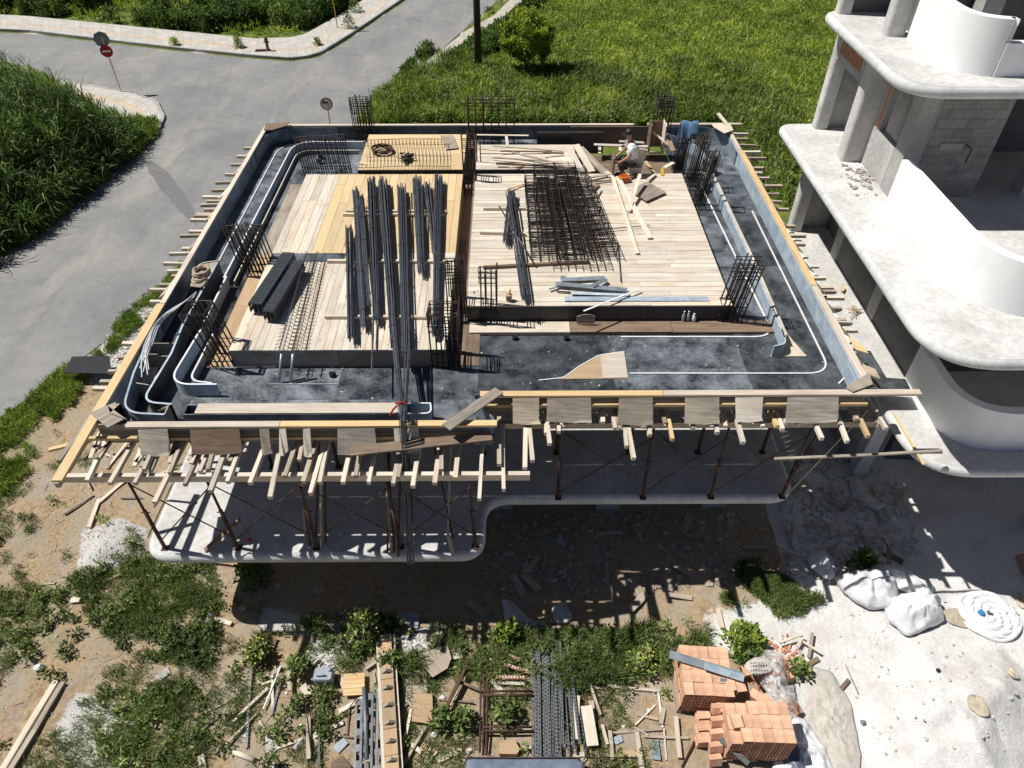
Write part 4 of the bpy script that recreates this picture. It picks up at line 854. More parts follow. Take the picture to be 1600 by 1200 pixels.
# ---------------- rebar columns
def rebar(us,v,vt,h,depth,label,nx,hoops,lean=(0,0),both=True,top=.35,yy=None):
    a=P(us[0],v,h); c=P(us[1],v,h); y=a.y; w_=c.x-a.x; hgt=height_at(a,vt); t=thing('rebar_column',label,'rebar cage',((a.x+c.x)/2,y,a.z),'upright rebar starter cages')
    pts=[]
    for i in range(nx):
        x=a.x+w_*i/max(1,nx-1)
        for yy_ in ((y,y+depth) if both else (y,)): pts.append((x,yy_))
    proto=None
    for (x,y_) in pts:
        hh=hgt*random.uniform(.9,1.03); 
        if proto is None:
            m=MB(); m.tube([(x,y_,a.z-.02),(x,y_,a.z+hgt)],.0165,6); proto=o=m.build('bar',M['rebar'],t)
        else:
            o=proto.copy(); COL.objects.link(o); o.location=Vector((x,y_,a.z-.02))-wloc(t)
        o.scale=(1,1,hh/hgt); o.rotation_euler=(lean[1]+random.gauss(0,.012),lean[0]+random.gauss(0,.012),0)
    hp=None
    for k in range(hoops):
        z=hgt*(.93-top*k/max(1,hoops-1)) if k<hoops-2 else hgt*(.25-.15*(k-hoops+2)); 
        sx=math.tan(lean[0])*z; sy=-math.tan(lean[1])*z
        if hp is None:
            m=MB(); c4=[(a.x-.02,y-.02),(c.x+.02,y-.02),(c.x+.02,y+depth+.02),(a.x-.02,y+depth+.02)]
            for q in range(4): m.tube([(*c4[q],a.z),(*c4[(q+1)%4],a.z)],0.011,5)
            hp=o=m.build('hoop',M['rebar'],t); base=Vector(o.location)
        else: o=hp.copy(); COL.objects.link(o)
        o.location=base+Vector((sx,sy,z)); o.rotation_euler=(random.gauss(0,.03),random.gauss(0,.03),random.gauss(0,.02))
    return t
rebar((556,586),225,152,9.9,.3,'tall rebar cage rising at the back left behind the yellow deck',8,8)
rebar((476,548),275,212,9.8,.2,'wide rebar cage in the shaded recess at the back left',11,4,(-.05,0))
rebar((733,803),225,150,9.9,.25,'wide sparse rebar wall cage at the middle of the back edge',7,6)
rebar((726,743),302,212,9.9,.35,'slim dense rebar cage in the channel at the rear',4,6)
rebar((746,752),273,212,9.9,.05,'two thin upright bars right of the rear channel cage',2,2,both=False)
rebar((1018,1042),225,150,9.9,.35,'tall rebar cage standing at the back right edge',6,9,(.04,0))
rebar((1052,1068),272,213,9.85,.3,'rebar cage with the blue jacket hung over it',6,4,(.06,0))
rebar((1074,1089),292,216,9.85,.3,'middle one of the three leaning cages at the right rear corner',6,4,(.1,0))
rebar((1086,1100),322,240,9.85,.3,'front one of the three leaning cages at the right rear corner',6,3,(.12,0))
rebar((381,432),430,352,9.9,.22,'rebar cage between the black spacer bundles and the left channel',10,3,(-.11,.02))
rebar((333,366),572,482,9.9,.45,'rebar cage leaning at the front left beside the white strips',5,8,(-.17,.02),top=.25)
rebar((702,728),503,412,9.95,.35,'rebar cage at the middle of the central channel',5,7)
rebar((752,776),505,420,9.9,.2,'small open rebar cage in front of the right deck',4,5)
rebar((676,718),574,488,9.95,.5,'dense rebar cage at the front end of the central channel',6,8,top=.4)
rebar((1122,1158),502,408,9.9,.3,'rusty rebar cage leaning right at the front right corner of the boards',6,7,(.12,0))
rebar((731,742),480,455,9.9,.0,'two single bars by the left edge of the right deck',2,0,both=False)
# ---------------- rebar bundles
def bundle(p0,p1,r,n,label,taper=.7,grp='long bundles of straight steel bars',tie=4,z0=9.38,z1=9.38,fr=.18,droop=None):
    a=P(*p0,z0); c=P(*p1,z1); d=(c-a).normalized(); sd=Vector((0,0,1)).cross(d).normalized(); up=Vector((0,0,1))
    t=thing('rebar_bundle',label,'rebar bundle',(a+c)/2,grp); m=MB()
    for i in range(n):
        an=random.uniform(0,6.28); q=random.random()**.5; o=sd*(math.cos(an)*q*r)+up*(math.sin(an)*q*r*.75+r*.6)
        o2=o*taper+sd*random.gauss(0,.006); e0=random.uniform(-fr,fr*.5); e1=random.uniform(-fr*.5,fr)
        pts=[a+o+d*e0,a*.67+c*.33+o*(.33*taper+.67)*1.02+sd*random.gauss(0,.008),a*.33+c*.67+o*(.66*taper+.33),c+o2+d*e1]
        if droop: pts.append(c+o2+droop+Vector((random.gauss(0,.03),0,0)))
        m.tube(pts,random.uniform(.008,.011),5)
    m.build('bars',M['steelbar'],t)
    for k in range(tie):
        f=(k+.7)/tie; ce=a+(c-a)*f+up*r*.6; m=MB(); rr=r*(1-(1-taper)*f)*1.08
        m.tube([ce+sd*math.cos(x)*rr+up*math.sin(x)*rr*.8 for x in [j*6.29/10 for j in range(11)]],.006,4); m.build('tie_wire',M['rust'],t)
    return t
bd=[((546,362),(549,528),.11,30,'short grey bar bundle, leftmost on the board deck',.75),((556,300),(568,508),.09,26,'frayed thin bar bundle second from the left',.7),((564,320),(577,475),.08,20,'thin bundle tucked between the second and third thick bundles',.6),
 ((580,286),(588,500),.13,40,'thick bar bundle third from the left with pointed tail',.6),((598,286),(616,540),.13,38,'thick bundle left of the middle gap of the deck',.6),((629,298),(636,552),.14,42,'thick lone bundle in the middle, reaching the front fascia',.7),
 ((653,285),(659,425),.14,40,'short tangled bundle with bent ends at the rear right',.6),((668,290),(680,400),.1,24,'short bundle squeezed beside the rightmost one',.6),((686,280),(680,520),.11,34,'rightmost slim bundle on the left deck',.5)]
for a,c,r_,n,l,tp in bd: bundle(a,c,r_,n,l,tp)
bundle((612,470),(628,650),.07,16,'long bars running over the front edge of the deck',.8,droop=Vector((-.02,-1.15,-3.0)),z1=9.25)
bundle((640,520),(632,640),.06,12,'bars with red tape resting on the box form end',.8,z1=9.25,droop=Vector((0,-.9,-2.2)))
bundle((583,500),(581,578),.03,8,'thin pointed tail of bars poking over the deck fascia',.5,tie=1)
bundle((800,302),(790,378),.1,24,'short bent topped bundle beside the cage pile',.7)
bundle((797,305),(821,468),.12,32,'thick bundle on the right deck fanning to the front',.8)
rod(P(780,322,9.25),P(829,404,9.25),.02,'long single bar lying slanted over the right deck bundles','steelbar','loose_bar','steel bar',None)
rod(P(965,378,9.45),P(970,440,9.45),.012,'single dark bar lying in front of the cage pile','steelbar','loose_bar','steel bar',None)
rod(P(800,372,9.4),P(1015,352,9.45),.012,'thin bar poking right from under the cage pile','steelbar','loose_bar','steel bar',None)
def ribbon(pts,label):
    m=MB(); m.tube(pts,[.02]*len(pts),4); tag(m.build('red_tape',M['red']),label,'tape')
ribbon([P(618,630,9.2),P(626,629,9.15),P(634,631,9.2)],'red tape tied round the bars at the box form')
ribbon([P(620,634,9.3),P(614,640,9.5),P(609,650,9.6)],'loose red tape end hanging in front of the box form')
# battens under the bundles
for (a,c,l) in [((541,330),(697,331),'upper of the two rear battens under the bundles'),((536,335),(694,336),'lower of the two rear battens under the bundles'),((512,408),(700,409),'middle batten under the left bundles'),((508,495),(675,496),'front batten under the left bundles'),
 ((755,326),(822,326),'rear batten under the right deck bundles'),((750,363),(820,365),'second batten under the right deck bundles'),((755,418),(920,409),'long brown batten in front of the cage pile')]:
    timber(P(*a,9.46),P(*c,9.46),.07,.07,'brownwood' if a[0]==755 and a[1]==418 else 'palewood',l,'batten','battens under the steel bundles','batten')
# stirrup cages
def cage(a,c,w_,hh,label,z,n=50,skew=0):
    a=P(*a,z);c=P(*c,z); d=(c-a); L=d.length; d.normalize(); s=Vector((0,0,1)).cross(d).normalized(); t=thing('stirrup_cage',label,'stirrup cage',(a+c)/2,'stirrup cages piled on the right deck'); m=MB(); up=Vector((0,0,1))
    for i in range(n):
        f=i/(n-1); o=a+d*L*f+d*random.gauss(0,.012)+s*random.gauss(0,.012); k=d*random.gauss(0,.03)
        q=[o-s*w_/2,o+s*w_/2,o+s*w_/2+up*hh+k,o-s*w_/2+up*hh+k]
        for j in range(4): m.tube([q[j],q[(j+1)%4]],.0095,4,cap=False)
        m.tube([q[3],q[3]+up*.03+s*.09+d*.05],.0075,4,cap=False)
    m.build('stirrups',M['rebar'],t); m=MB()
    for sx in (-.5,-.17,.17,.5):
        for zz in (0,1): 
            o=s*w_*sx*.96+up*(hh*zz*.96+.01); m.tube([a+o-d*.12,c+o+d*.12],.009,5)
    m.build('long_bars',M['rebar'],t)
cage((838,285),(850,402),.62,.30,'leftmost of the tangled stirrup cages on the right deck',9.45,52)
cage((868,285),(893,402),.62,.30,'middle stirrup cage in the dark pile',9.45,52)
cage((897,278),(944,402),.62,.28,'rightmost slanting stirrup cage beside the loose planks',9.45,52)
cage((850,272),(868,396),.55,.28,'upper left stirrup cage lying on top of the pile',9.12,46)
cage((882,270),(915,396),.55,.28,'upper right stirrup cage lying on top of the pile',9.12,46)
# wire lattices left
def lattice(a,c,label,z=9.42):
    a=P(*a,z);c=P(*c,z); d=c-a; L=d.length; d.normalize(); s=Vector((0,0,1)).cross(d).normalized(); up=Vector((0,0,1)); t=thing('wire_lattice',label,'wire lattice',(a+c)/2,'zigzag wire lattices on the left deck'); m=MB()
    for i in range(30):
        o=a+d*L*i/29; w_=.13; m.tube([o-s*w_*1.5,o-s*w_*.6+up*.05+d*.05,o+up*.17,o+s*w_*.7+up*.05+d*.05,o+s*w_*1.3],.006,4,cap=False); m.tube([o-s*.05+up*.15,o+s*.05+up*.15+d*L/29],.005,4,cap=False)
    m.build('zigzag_wire',M['steelbar'],t); m=MB()
    for q in (s*-.09,s*.09,up*.17): m.tube([a+q,c+q],.007,4)
    m.build('long_bars',M['steelbar'],t)
lattice((482,402),(440,556),'left zigzag wire lattice lying on the left deck'); lattice((498,402),(462,556),'right zigzag wire lattice lying on the left deck')
for a,c,l in (((440,553),(436,596),'left pale tube standing at the end of the lattices'),((458,553),(454,596),'right pale tube standing at the end of the lattices')):
    rod(P(*a,9.35),P(*c,9.9),.03,l,'galv','tube','tube',None)
# black perforated spacer bundles
def spacer(a,c,w_,label,n=3):
    a=P(*a,9.45);c=P(*c,9.45); d=c-a;L=d.length;d.normalize(); s=Vector((0,0,1)).cross(d).normalized();up=Vector((0,0,1)); t=thing('spacer_bundle',label,'spacer bundle',(a+c)/2,'bundles of black perforated spacers')
    for k in range(n):
        for zz in range(2):
            o=s*(k-(n-1)/2)*w_/n+up*(.07+zz*.13); m=MB(); ww=w_/n*.43
            for sgn in (-1,1): m.beam(a+o+s*sgn*ww,c+o+s*sgn*ww,.008,.11)
            for i in range(int(L/.055)): 
                q=a+o+d*(i*.055)+up*.05; m.beam(q-s*ww,q+s*ww,.028,.01)
            m.beam(a+o+up*.045,c+o+up*.045,.02,.01)
            m.build('spacer_strip',M['spacer'],t)
spacer((454,409),(402,490),.3,'larger black perforated spacer bundle on the left deck',3); spacer((470,422),(422,502),.24,'smaller black perforated spacer bundle beside the wire lattices',3)
# wire mesh on rear left deck, coil, cable
t=thing('wire_mesh','large loose wire mesh lying on the rear left yellow deck','wire mesh',P(640,240,9.4)); m=MB()
for i in range(24):
    u=574+i*5.5; m.tube([P(u,218,9.5),P(u-1,240,9.35),P(u+1,268,9.45)],.007,4)
for v in (219,228,246,262): m.tube([P(572,v,9.4),P(640,v-3,9.36),P(704,v-2,9.4)],.007,4)
m.build('wires',M['rebar'],t)
def torus(p,R_,r,n,mat,name,label,cat,sq=1,turns=1,tilt=0):
    m=MB(); 
    for k in range(turns):
        ph=random.random()*6; rr=R_*random.uniform(.9,1.06) if turns>1 else R_; zz=.02+k*r*1.1; ox,oy=(random.gauss(0,R_*.08),random.gauss(0,R_*.08)) if turns>1 else (0,0)
        m.tube([p+Vector((ox+math.cos(ph+j*6.283/22)*rr,oy+math.sin(ph+j*6.283/22)*rr*sq,zz+r+.01*math.sin(j*1.7+k))) for j in range(23)],r,6)
    return tag(m.build(name,M[mat]),label,cat)
torus(P(598,237,9.48),.29,.012,0,'rust','wire_coil','rusty coil of tie wire on the rear left yellow deck','coil',.9,9)
m=MB(); p=P(636,251,9.48)
for k in range(9): m.tube([p+Vector((random.gauss(0,.12),random.gauss(0,.12),.02+.02*k)) for j in range(7)],.013,5)
tag(m.build('cable_heap',M['dark']),'tangled black cable heap beside the wire coil','cable heap')
ply('plywood_sheet',[(688,212),(708,211),(716,231),(697,233)],9.45,'greyply','grey ply offcut on the rear left yellow deck')
# items near the rear middle
ply('plywood_sheet',[(988,300),(996,290),(1012,284),(1041,300),(1010,314)],9.42,'greyply','dark grey irregular plate on the boards near the worker')
for i,(a,c,w_,mt,l,h_) in enumerate([((888,229),(910,270),.18,'palewood','leftmost pale board of the fan leaning near the cage tops',9.2),((900,226),(925,268),.2,'palewood','second pale board of the leaning fan',9.25),((906,230),(948,272),.2,'oldwood','grey board of the leaning fan',9.3),((912,240),(956,276),.15,'palewood','lower pale board of the leaning fan',9.4),
 ((770,228),(880,236),.05,'palewood','thin long batten at the back of the rear right deck',9.38),((782,236),(862,237),.06,'brownwood','brown batten on the rear right deck',9.4),((800,238),(876,256),.06,'palewood','slanting pale batten in the lumber pile',9.3),((770,246),(874,253),.06,'oldwood','long batten low in the lumber pile',9.35),((772,250),(905,262),.06,'palewood','longest pale batten of the lumber pile',9.3),((775,256),(870,260),.07,'brownwood','dark batten at the front of the lumber pile',9.4),((745,232),(812,238),.06,'palewood','batten reaching left over the thin bars',9.35),((848,238),(880,240),.05,'brownwood','short dark batten end in the lumber pile',9.35),((796,262),(820,259),.05,'newwood','short yellow stick left of the cages',9.42),((793,296),(820,287),.05,'newwood','yellow stick lying left of the cage pile',9.42),
 ((745,211),(826,212),.08,'palewood','pale board across the gap at the back edge form',9.5),((791,212),(793,228),.08,'palewood','short pale board bridging at the back edge',9.5),((928,226),(1012,229),.14,'palewood','wide pale board across the rear opening',9.5),((968,221),(1006,223),.12,'palewood','short pale block board on the rear crossing board',9.35),((937,230),(937,240),.09,'palewood','left short bearer under the rear crossing board',9.7),((969,230),(969,240),.09,'palewood','right short bearer under the rear crossing board',9.7),
 ((957,276),(996,396),.10,'palewood','long pale batten running down the boards from the worker',9.42),((965,276),(1016,372),.13,'palewood','second long batten crossing the boards beside it',9.38),((1000,272),(983,330),.09,'palewood','board propped on edge beside the grey plate',9.1),((920,277),(958,272),.09,'oldwood','grey scrap board left of the worker',9.4),((928,284),(960,281),.06,'brownwood','short dark scrap in front of the worker',9.44),((975,280),(998,272),.08,'brownwood','brown offcut right beside the worker',9.42),((1008,252),(1022,271),.1,'newwood','yellowish board right of the worker',9.3),((1012,281),(1024,272),.08,'palewood','pale offcut near the yellow level',9.42),((1015,203),(1052,232),.09,'palewood','pale batten leaning across the rear box frame',9.1),((1042,212),(1052,236),.14,'cardb','brown board standing by the blue jacket',9.2),
 ((925,296),(935,288),.1,'brownwood','small dark block on the boards left of the grey plate',9.42),((933,306),(939,296),.05,'palewood','pale sliver on the boards near the cages',9.45),((1038,262),(1052,254),.12,'palewood','pale scrap at the foot of the jacket cage',9.4),((1095,268),(1110,280),.08,'palewood','short pale slat among the right rear cages',9.6)]):
    timber(P(*a,h_),P(*c,9.45 if h_<9.5 else h_),w_,.025,mt,l,'board',None,'board')
# rear box frame
t=thing('timber_surround','tall narrow timber box frame standing beside the worker','surround',P(1022,240,9.6))
q=P(1013,240,9.7); 
for dx,mt in ((0,'brownwood'),(.42,'palewood')):
    b=MB(); b.bx(q.x+dx,q.x+dx+.03,q.y,q.y+.5,q.z,q.z+.85); b.build('side_board',M[mt],t)
b=MB(); b.bx(q.x+.03,q.x+.42,q.y+.47,q.y+.5,q.z,q.z+.8); b.build('back_board',M['brownwood'],t); b=MB(); b.bx(q.x+.0,q.x+.45,q.y-.05,q.y-.02,q.z,q.z+.08); b.build('foot_board',M['palewood'],t)
b=MB(); q=P(956,277,9.5); b.bx(q.x,q.x+.05,q.y,q.y+.4,q.z-.02,q.z+.55); tag(b.build('upright_board',M['brownwood']),'dark board standing upright left of the worker','board')
b=MB(); q=P(995,268,9.5); b.box(q+Vector((.05,0,.3)),(.22,.05,.75),Matrix.Rotation(.2,3,'Y')); tag(b.build('upright_board',M['palewood']),'pale board standing at the right side of the worker','board')
b=MB(); q=P(1035,275,9.5); b.beam(q,q+Vector((.06,.42,.02)),.09,.04); tag(b.build('spirit_level',M['yellow']),'short yellow spirit level lying on the boards','spirit level')
# back edge scene: inner recess form
b=MB(); b.bx(.9,2.95,21.35,21.38,ZL,ZB+.25); b.bx(.9,2.9,21.3,21.35,ZB+.2,ZB+.24); tag(b.build('recess_form',M['blackply'],fw))
b=MB(); b.bx(2.9,4.5,21.0,21.03,ZL-.15,ZL+.1); b.build('recess_form',M['brownwood'],fw)
# jacket
m=MB(); q=P(1061,262,9.85)+Vector((.1,0,1.25)); n=14; vs=[];fs=[]
for i in range(n):
    for j in range(12):
        f=i/(n-1); x=(f-.5)*.5; g_=(j/11-.5)*2; 
        z=.16-abs(g_)**1.5*(.75 if x<0 else .35)-.15*(x*2)**2+.03*math.sin(7*f+5*g_); y=g_*.22+.03*math.sin(9*f+3*g_); vs.append(q+Vector((x,y,z)))
for i in range(n-1):
    for j in range(11): k=i*12+j; fs.append((k,k+1,k+13,k+12))
m.add(vs,fs,.5,None,True); o=m.build('jacket',M['denim']); tag(o,'blue denim jacket draped over a rebar cage at the right rear','jacket'); s_=o.modifiers.new('thick','SOLIDIFY'); s_.thickness=.02
# galvanised strips and small things on the right deck
for i,(a,c,w_,mt,l,h_) in enumerate([((882,467),(1107,467),.16,'bluestrip','longest pale blue metal strip at the front of the right deck',9.47),((868,443),(980,453),.15,'galv','bent grey strip lying across the strip pile',9.4),((876,437),(945,434),.14,'galv','short strip at the top of the pile',9.42),((925,447),(948,436),.12,'galv','strip end pointing to the upper right',9.38),((858,452),(890,443),.06,'galv','narrow left tip of the strip pile',9.44),((892,458),(985,461),.09,'bluestrip','dull middle strip just behind the longest one',9.44),((912,486),(1000,451),.04,'signwhite','thin white rod slanting across the metal strips',9.38),((870,455),(948,462),.04,'dark','thin dark strip edge under the pile',9.46),((877,432),(893,440),.1,'galv','stub strip at the top left of the pile',9.44)]):
    timber(P(*a,h_),P(*c,h_+.02),w_,.012,mt,l,'metal strip','loose metal strips on the right deck','metal_strip')
def bottle(p,label,mat,h_=.26,r_=.04,cap_='signwhite'):
    t=thing('bottle',label,'bottle',p); m=MB(); m.lathe(p,[(r_*.9,0),(r_,.02),(r_,h_*.6),(r_*.4,h_*.8),(r_*.35,h_*.9)],12); m.build('body',M[mat],t); m=MB(); m.lathe(p+Vector((0,0,h_*.9)),[(r_*.42,0),(r_*.42,h_*.1)],10); m.build('cap',M[cap_],t)
bottle(P(1067,501,9.9),'left one of the two water bottles by the dark fascia','plastic'); bottle(P(1074,501,9.9),'right one of the two water bottles by the dark fascia','plastic'); bottle(P(1083,501,9.9),'pale squat flask right of the water bottles','sack',.2,.055)
t=thing('glue_can','small brown tub with a yellow handled brush on the right deck','tub',P(795,470,9.5)); p=P(795,470,9.5); m=MB(); m.lathe(p,[(.06,0),(.075,.16),(.075,.17),(.06,.17)],14); m.build('tub',M['cardb'],t); m=MB(); m.tube([p+Vector((0,0,.1)),p+Vector((.03,.02,.3))],.02,6); m.build('brush_handle',M['yellow'],t)
m=MB(); p=P(915,504,9.85); m.wall([p+Vector((-.2+.4*k/8,0,0)) for k in range(9)],[p.z-.02]*9,[p.z+.17+.06*math.sin(k/8*3.1) for k in range(9)],.02); tag(m.build('curved_board',M['greyply']),'small grey board with an arched top against the dark fascia','board')
for i,(u,v) in enumerate(((804,530),(884,531),(519,588),(590,0))[:3]):
    p=P(u,v,9.95); m=MB(); m.lathe(p,[(.055,0),(.055,.09),(.045,.09),(.045,.02)],14); m.box(p+Vector((.05,.03,.05)),(.05,.03,.08)); tag(m.build('pipe_sleeve',M['dark']),['left black pipe sleeve on the front right panels','right black pipe sleeve on the front right panels','black pipe sleeve on the front left panels'][i],'pipe sleeve','pipe sleeves fixed to the panels')
for i,(u,v) in enumerate(((502,245),(499,253))):
    p=P(u,v,9.9); m=MB(); m.box(p+Vector((0,0,.04)),(.13,.13,.08),.3); tag(m.build('junction_box',M['dark']),('rear' if i==0 else 'front')+' black junction box behind the wide recess cage','junction box')
# hose coil and white strips
t=torus(P(318,430,9.36),.17,.024,0,'rope','hose_coil','tan hose coil on the curved form at the left edge','coil',1,5)
torus(P(314,438,9.4),.15,.024,0,'rope','hose_coil','smaller loose end coil of tan hose below the main coil','coil',1,3)
for i in range(10):
    o=i*1.6; pts=[P(307-o*.3,456+o*.6,9.2),P(278-o,480+o*.4,9.1),P(255-o*1.1,500+o*.8,9.2),P(234-o*.8+(i%3)*3,535+o,9.35),P(222-o*.3+(i%4)*4,560+o*1.2+(i%2)*12,9.45)]
    m=MB(); sp_=[]
    for j in range(17):
        f=j/16*4; k=min(int(f),3); g_=f-k; p0=pts[max(k-1,0)];p1=pts[k];p2=pts[k+1];p3=pts[min(k+2,4)]
        sp_.append(.5*((2*p1)+(p2-p0)*g_+(2*p0-5*p1+4*p2-p3)*g_*g_+(3*p1-p0-3*p2+p3)*g_**3))
    m.tube(sp_,.011,5); tag(m.build('white_strip',M['whitestrip']),'one of the long bent white strips fanned out over the left forms','white strip','white strips over the left forms')
# ---------------- generic skin figure
def skin(name,verts,edges,radii,mat,parent,sub=2,root=0):
    me=bpy.data.meshes.new(name); c=Vector(verts[0]); me.from_pydata([tuple(Vector(v)-c) for v in verts],edges,[]); o=bpy.data.objects.new(name,me); COL.objects.link(o)
    s=o.modifiers.new('s','SKIN'); 
    for i,r in enumerate(radii): me.skin_vertices[0].data[i].radius=(r,r) if isinstance(r,(int,float)) else r
    me.skin_vertices[0].data[root].use_root=True
    u=o.modifiers.new('u','SUBSURF'); u.levels=u.render_levels=sub
    dg=bpy.context.evaluated_depsgraph_get(); dg.update(); nm=bpy.data.meshes.new_from_object(o.evaluated_get(dg)); o.modifiers.clear(); o.data=nm; nm.materials.clear(); nm.materials.append(M[mat]); nm.polygons.foreach_set('use_smooth',[True]*len(nm.polygons))
    o.parent=parent; o.location=c-wloc(parent); return o
# worker: sits on an offcut, back right side to the camera, facing left
wp=P(984,270,9.5); t=thing('person','worker in white t-shirt, black cap and dark trousers crouching on the boards','person',wp)
def L(x,y,z): return (wp.x+x,wp.y+y,wp.z+z)
pel=L(.05,.0,.36); 
V=[pel,L(.02,.0,.55),L(-.02,0,.74),L(-.06,0,.88),L(-.10,0,.97),L(-.13,0,1.04),L(-.145,0,1.13),L(-.15,0,1.20), # 0-7 spine head
 L(-.05,-.19,.84),L(-.10,-.27,.62),L(-.32,-.22,.44),L(-.39,-.19,.40),   # right arm (near) 8-11
 L(-.05,.19,.84),L(-.16,.25,.62),L(-.36,.16,.45),L(-.43,.13,.42),      # 12-15
 L(.02,-.11,.33),L(-.36,-.20,.40),L(-.22,-.2,.09),L(-.36,-.2,.05),     # leg 16-19
 L(.02,.11,.33),L(-.34,.22,.34),L(-.10,.25,.10),L(.02,.25,.08)]
E=[(0,1),(1,2),(2,3),(3,4),(4,5),(5,6),(6,7),(3,8),(8,9),(9,10),(10,11),(3,12),(12,13),(13,14),(14,15),(0,16),(16,17),(17,18),(18,19),(0,20),(20,21),(21,22),(22,23)]
Rr=[.15,.14,.15,.12,.06,.065,.095,.075,.06,.047,.034,.034,.06,.047,.034,.034,.1,.075,.05,.05,.1,.075,.05,.05]
body=skin('body',V,E,Rr,'skin',t)
sh=skin('t_shirt',[L(.05,0,.40),L(.02,0,.55),L(-.02,0,.74),L(-.06,0,.87),L(-.08,0,.915),L(-.05,-.19,.83),L(-.09,-.265,.66),L(-.05,.19,.83),L(-.14,.245,.66)],[(0,1),(1,2),(2,3),(3,4),(3,5),(5,6),(3,7),(7,8)],[(.19,.17),(.185,.17),(.215,.185),(.185,.15),.085,.105,.088,.105,.088],'shirt',t,2)
tr=skin('trousers',[L(.06,0,.30),L(.05,0,.40),L(.02,-.11,.32),L(-.36,-.20,.40),L(-.23,-.2,.12),L(.02,.11,.32),L(-.34,.22,.34),L(-.11,.25,.12)],[(0,1),(0,2),(2,3),(3,4),(0,5),(5,6),(6,7)],[.17,.17,.125,.1,.075,.125,.1,.075],'trouser',t,2)
for yy_ in (-.2,.25):
    b=MB(); x_=-.3 if yy_<0 else -.03; b.box(L(x_,yy_,.045),(.27,.1,.09)); b.build('shoe',M['trouser'],t)
b=MB(); b.lathe(L(-.145,0,1.17),[(.108,-.02),(.112,.03),(.095,.08),(.05,.105),(.01,.11)],16); b.plate([L(-.2,-.08,1.16),L(-.34,-.05,1.13),L(-.34,.05,1.13),L(-.2,.08,1.16)],.012); b.build('cap',M['black'],t)
b=MB(); b.box(L(-.245,0,1.09),(.03,.025,.04)); b.build('nose',M['skin'],t)
for s_ in (-1,1):
    b=MB(); b.lathe(L(-.13,s_*.093,1.1),[(.022,-.02),(.026,0),(.02,.02)],8); b.build('ear',M['skin'],t)
for hx,hy,hz in ((-.40,-.19,.40),(-.44,.13,.42)):
    vs=[L(hx+.02,hy,hz),L(hx-.04,hy,hz-.01)]; ee=[(0,1)]; rr=[.028,.03]
    for k,a in enumerate((-.035,-.012,.012,.035)):
        i=len(vs); vs+= [L(hx-.08,hy+a,hz-.015),L(hx-.115+.006*abs(k-1.5),hy+a*1.1,hz-.04)]; ee+=[(1,i),(i,i+1)]; rr+=[.0095,.008]
    i=len(vs); sg=1 if hy<0 else -1; vs+=[L(hx-.03,hy+sg*.045,hz),L(hx-.065,hy+sg*.06,hz-.02)]; ee+=[(1,i),(i,i+1)]; rr+=[.011,.009]
    skin('hand',vs,ee,rr,'skin',t,1)
b=MB(); q=Vector(L(.12,0,.14)); b.box(q,(.35,.3,.16)); tag(b.build('timber_block',M['palewood']),'timber block the crouching worker sits on','timber block')
b=MB(); q=P(974,284,9.5); b.box(q+Vector((0,0,.08)),(.3,.18,.16),.3); b.beam(q+Vector((-.1,0,.2)),q+Vector((.1,.03,.2)),.03,.03); tag(b.build('power_tool',M['orange']),'orange and black power tool in front of the worker','power tool')
# ---------------- signs, pole, hydrant
def disc(c,nrm,r,th,mat,name,par,n=28):
    nrm=Vector(nrm).normalized(); m=MB(); a=nrm.orthogonal().normalized(); b_=nrm.cross(a); vs=[]
    for s_ in (-th/2,th/2): vs+=[c+nrm*s_+a*math.cos(2*math.pi*k/n)*r+b_*math.sin(2*math.pi*k/n)*r for k in range(n)]
    m.add(vs,[tuple(range(n))[::-1],tuple(range(n,2*n))]+[(k,(k+1)%n,n+(k+1)%n,n+k) for k in range(n)],.9); return m.build(name,M[mat],par)
p=P(191,147); hs=height_at(p,68); t=thing('road_sign','no entry sign on a yellow post with a second grey backed sign above','road sign',p)
m=MB(); m.tube([p,p+Vector((0,0,hs+.45))],.03,8); m.build('post',M['yellow'],t)
nn=Vector((.25,-1,.0)).normalized(); tn_=Vector((nn.y,-nn.x,0))*-1
c=p+Vector((0,0,hs-.32))+nn*.05; disc(c,nn,.30,.02,'red','sign_plate',t)
m=MB(); m.beam(c+nn*.014-tn_*.2,c+nn*.014+tn_*.2,.006,.1); m.build('white_bar',M['signwhite'],t)
disc(p+Vector((-.05,0,hs+.25)),Vector((.5,-1,0)),.38,.02,'greymetal','sign_back',t,8)
p=P(518,206); hs=height_at(p,161); t=thing('road_sign','round no left turn sign with red ring behind the back left corner','road sign',p)
m=MB(); m.tube([p,p+Vector((0,0,hs+.1))],.03,8); m.build('post',M['yellow'],t); nn=Vector((.1,-1,.05)).normalized(); c=p+Vector((0,0,hs))+nn*.05; disc(c,nn,.29,.02,'red','sign_plate',t); disc(c+nn*.012,nn,.23,.01,'signwhite','sign_face',t)
X_=Vector((1,.1,0)).normalized(); Z_=Vector((0,0,1)); cc=c+nn*.022; m=MB(); m.beam(cc+X_*.07-Z_*.17,cc+X_*.07+Z_*.04,.01,.06); m.beam(cc+X_*.09+Z_*.05,cc-X_*.09+Z_*.07,.01,.06)
m.add([cc-X_*.2+Z_*.08,cc-X_*.08+Z_*.18,cc-X_*.08-Z_*.04,cc-X_*.2+Z_*.08+nn*.01,cc-X_*.08+Z_*.18+nn*.01,cc-X_*.08-Z_*.04+nn*.01],[(0,1,2),(5,4,3),(0,3,4,1),(1,4,5,2),(2,5,3,0)],.3)
m.build('arrow',M['black'],t)
p=P(748,116); m=MB(); m.tube([p-Vector((0,0,.3)),p+Vector((0,0,8.5))],[.2,.17],10); t=thing('utility_pole','dark wooden utility pole beside the rough path','pole',p); m.build('pole',M['bark'],t)
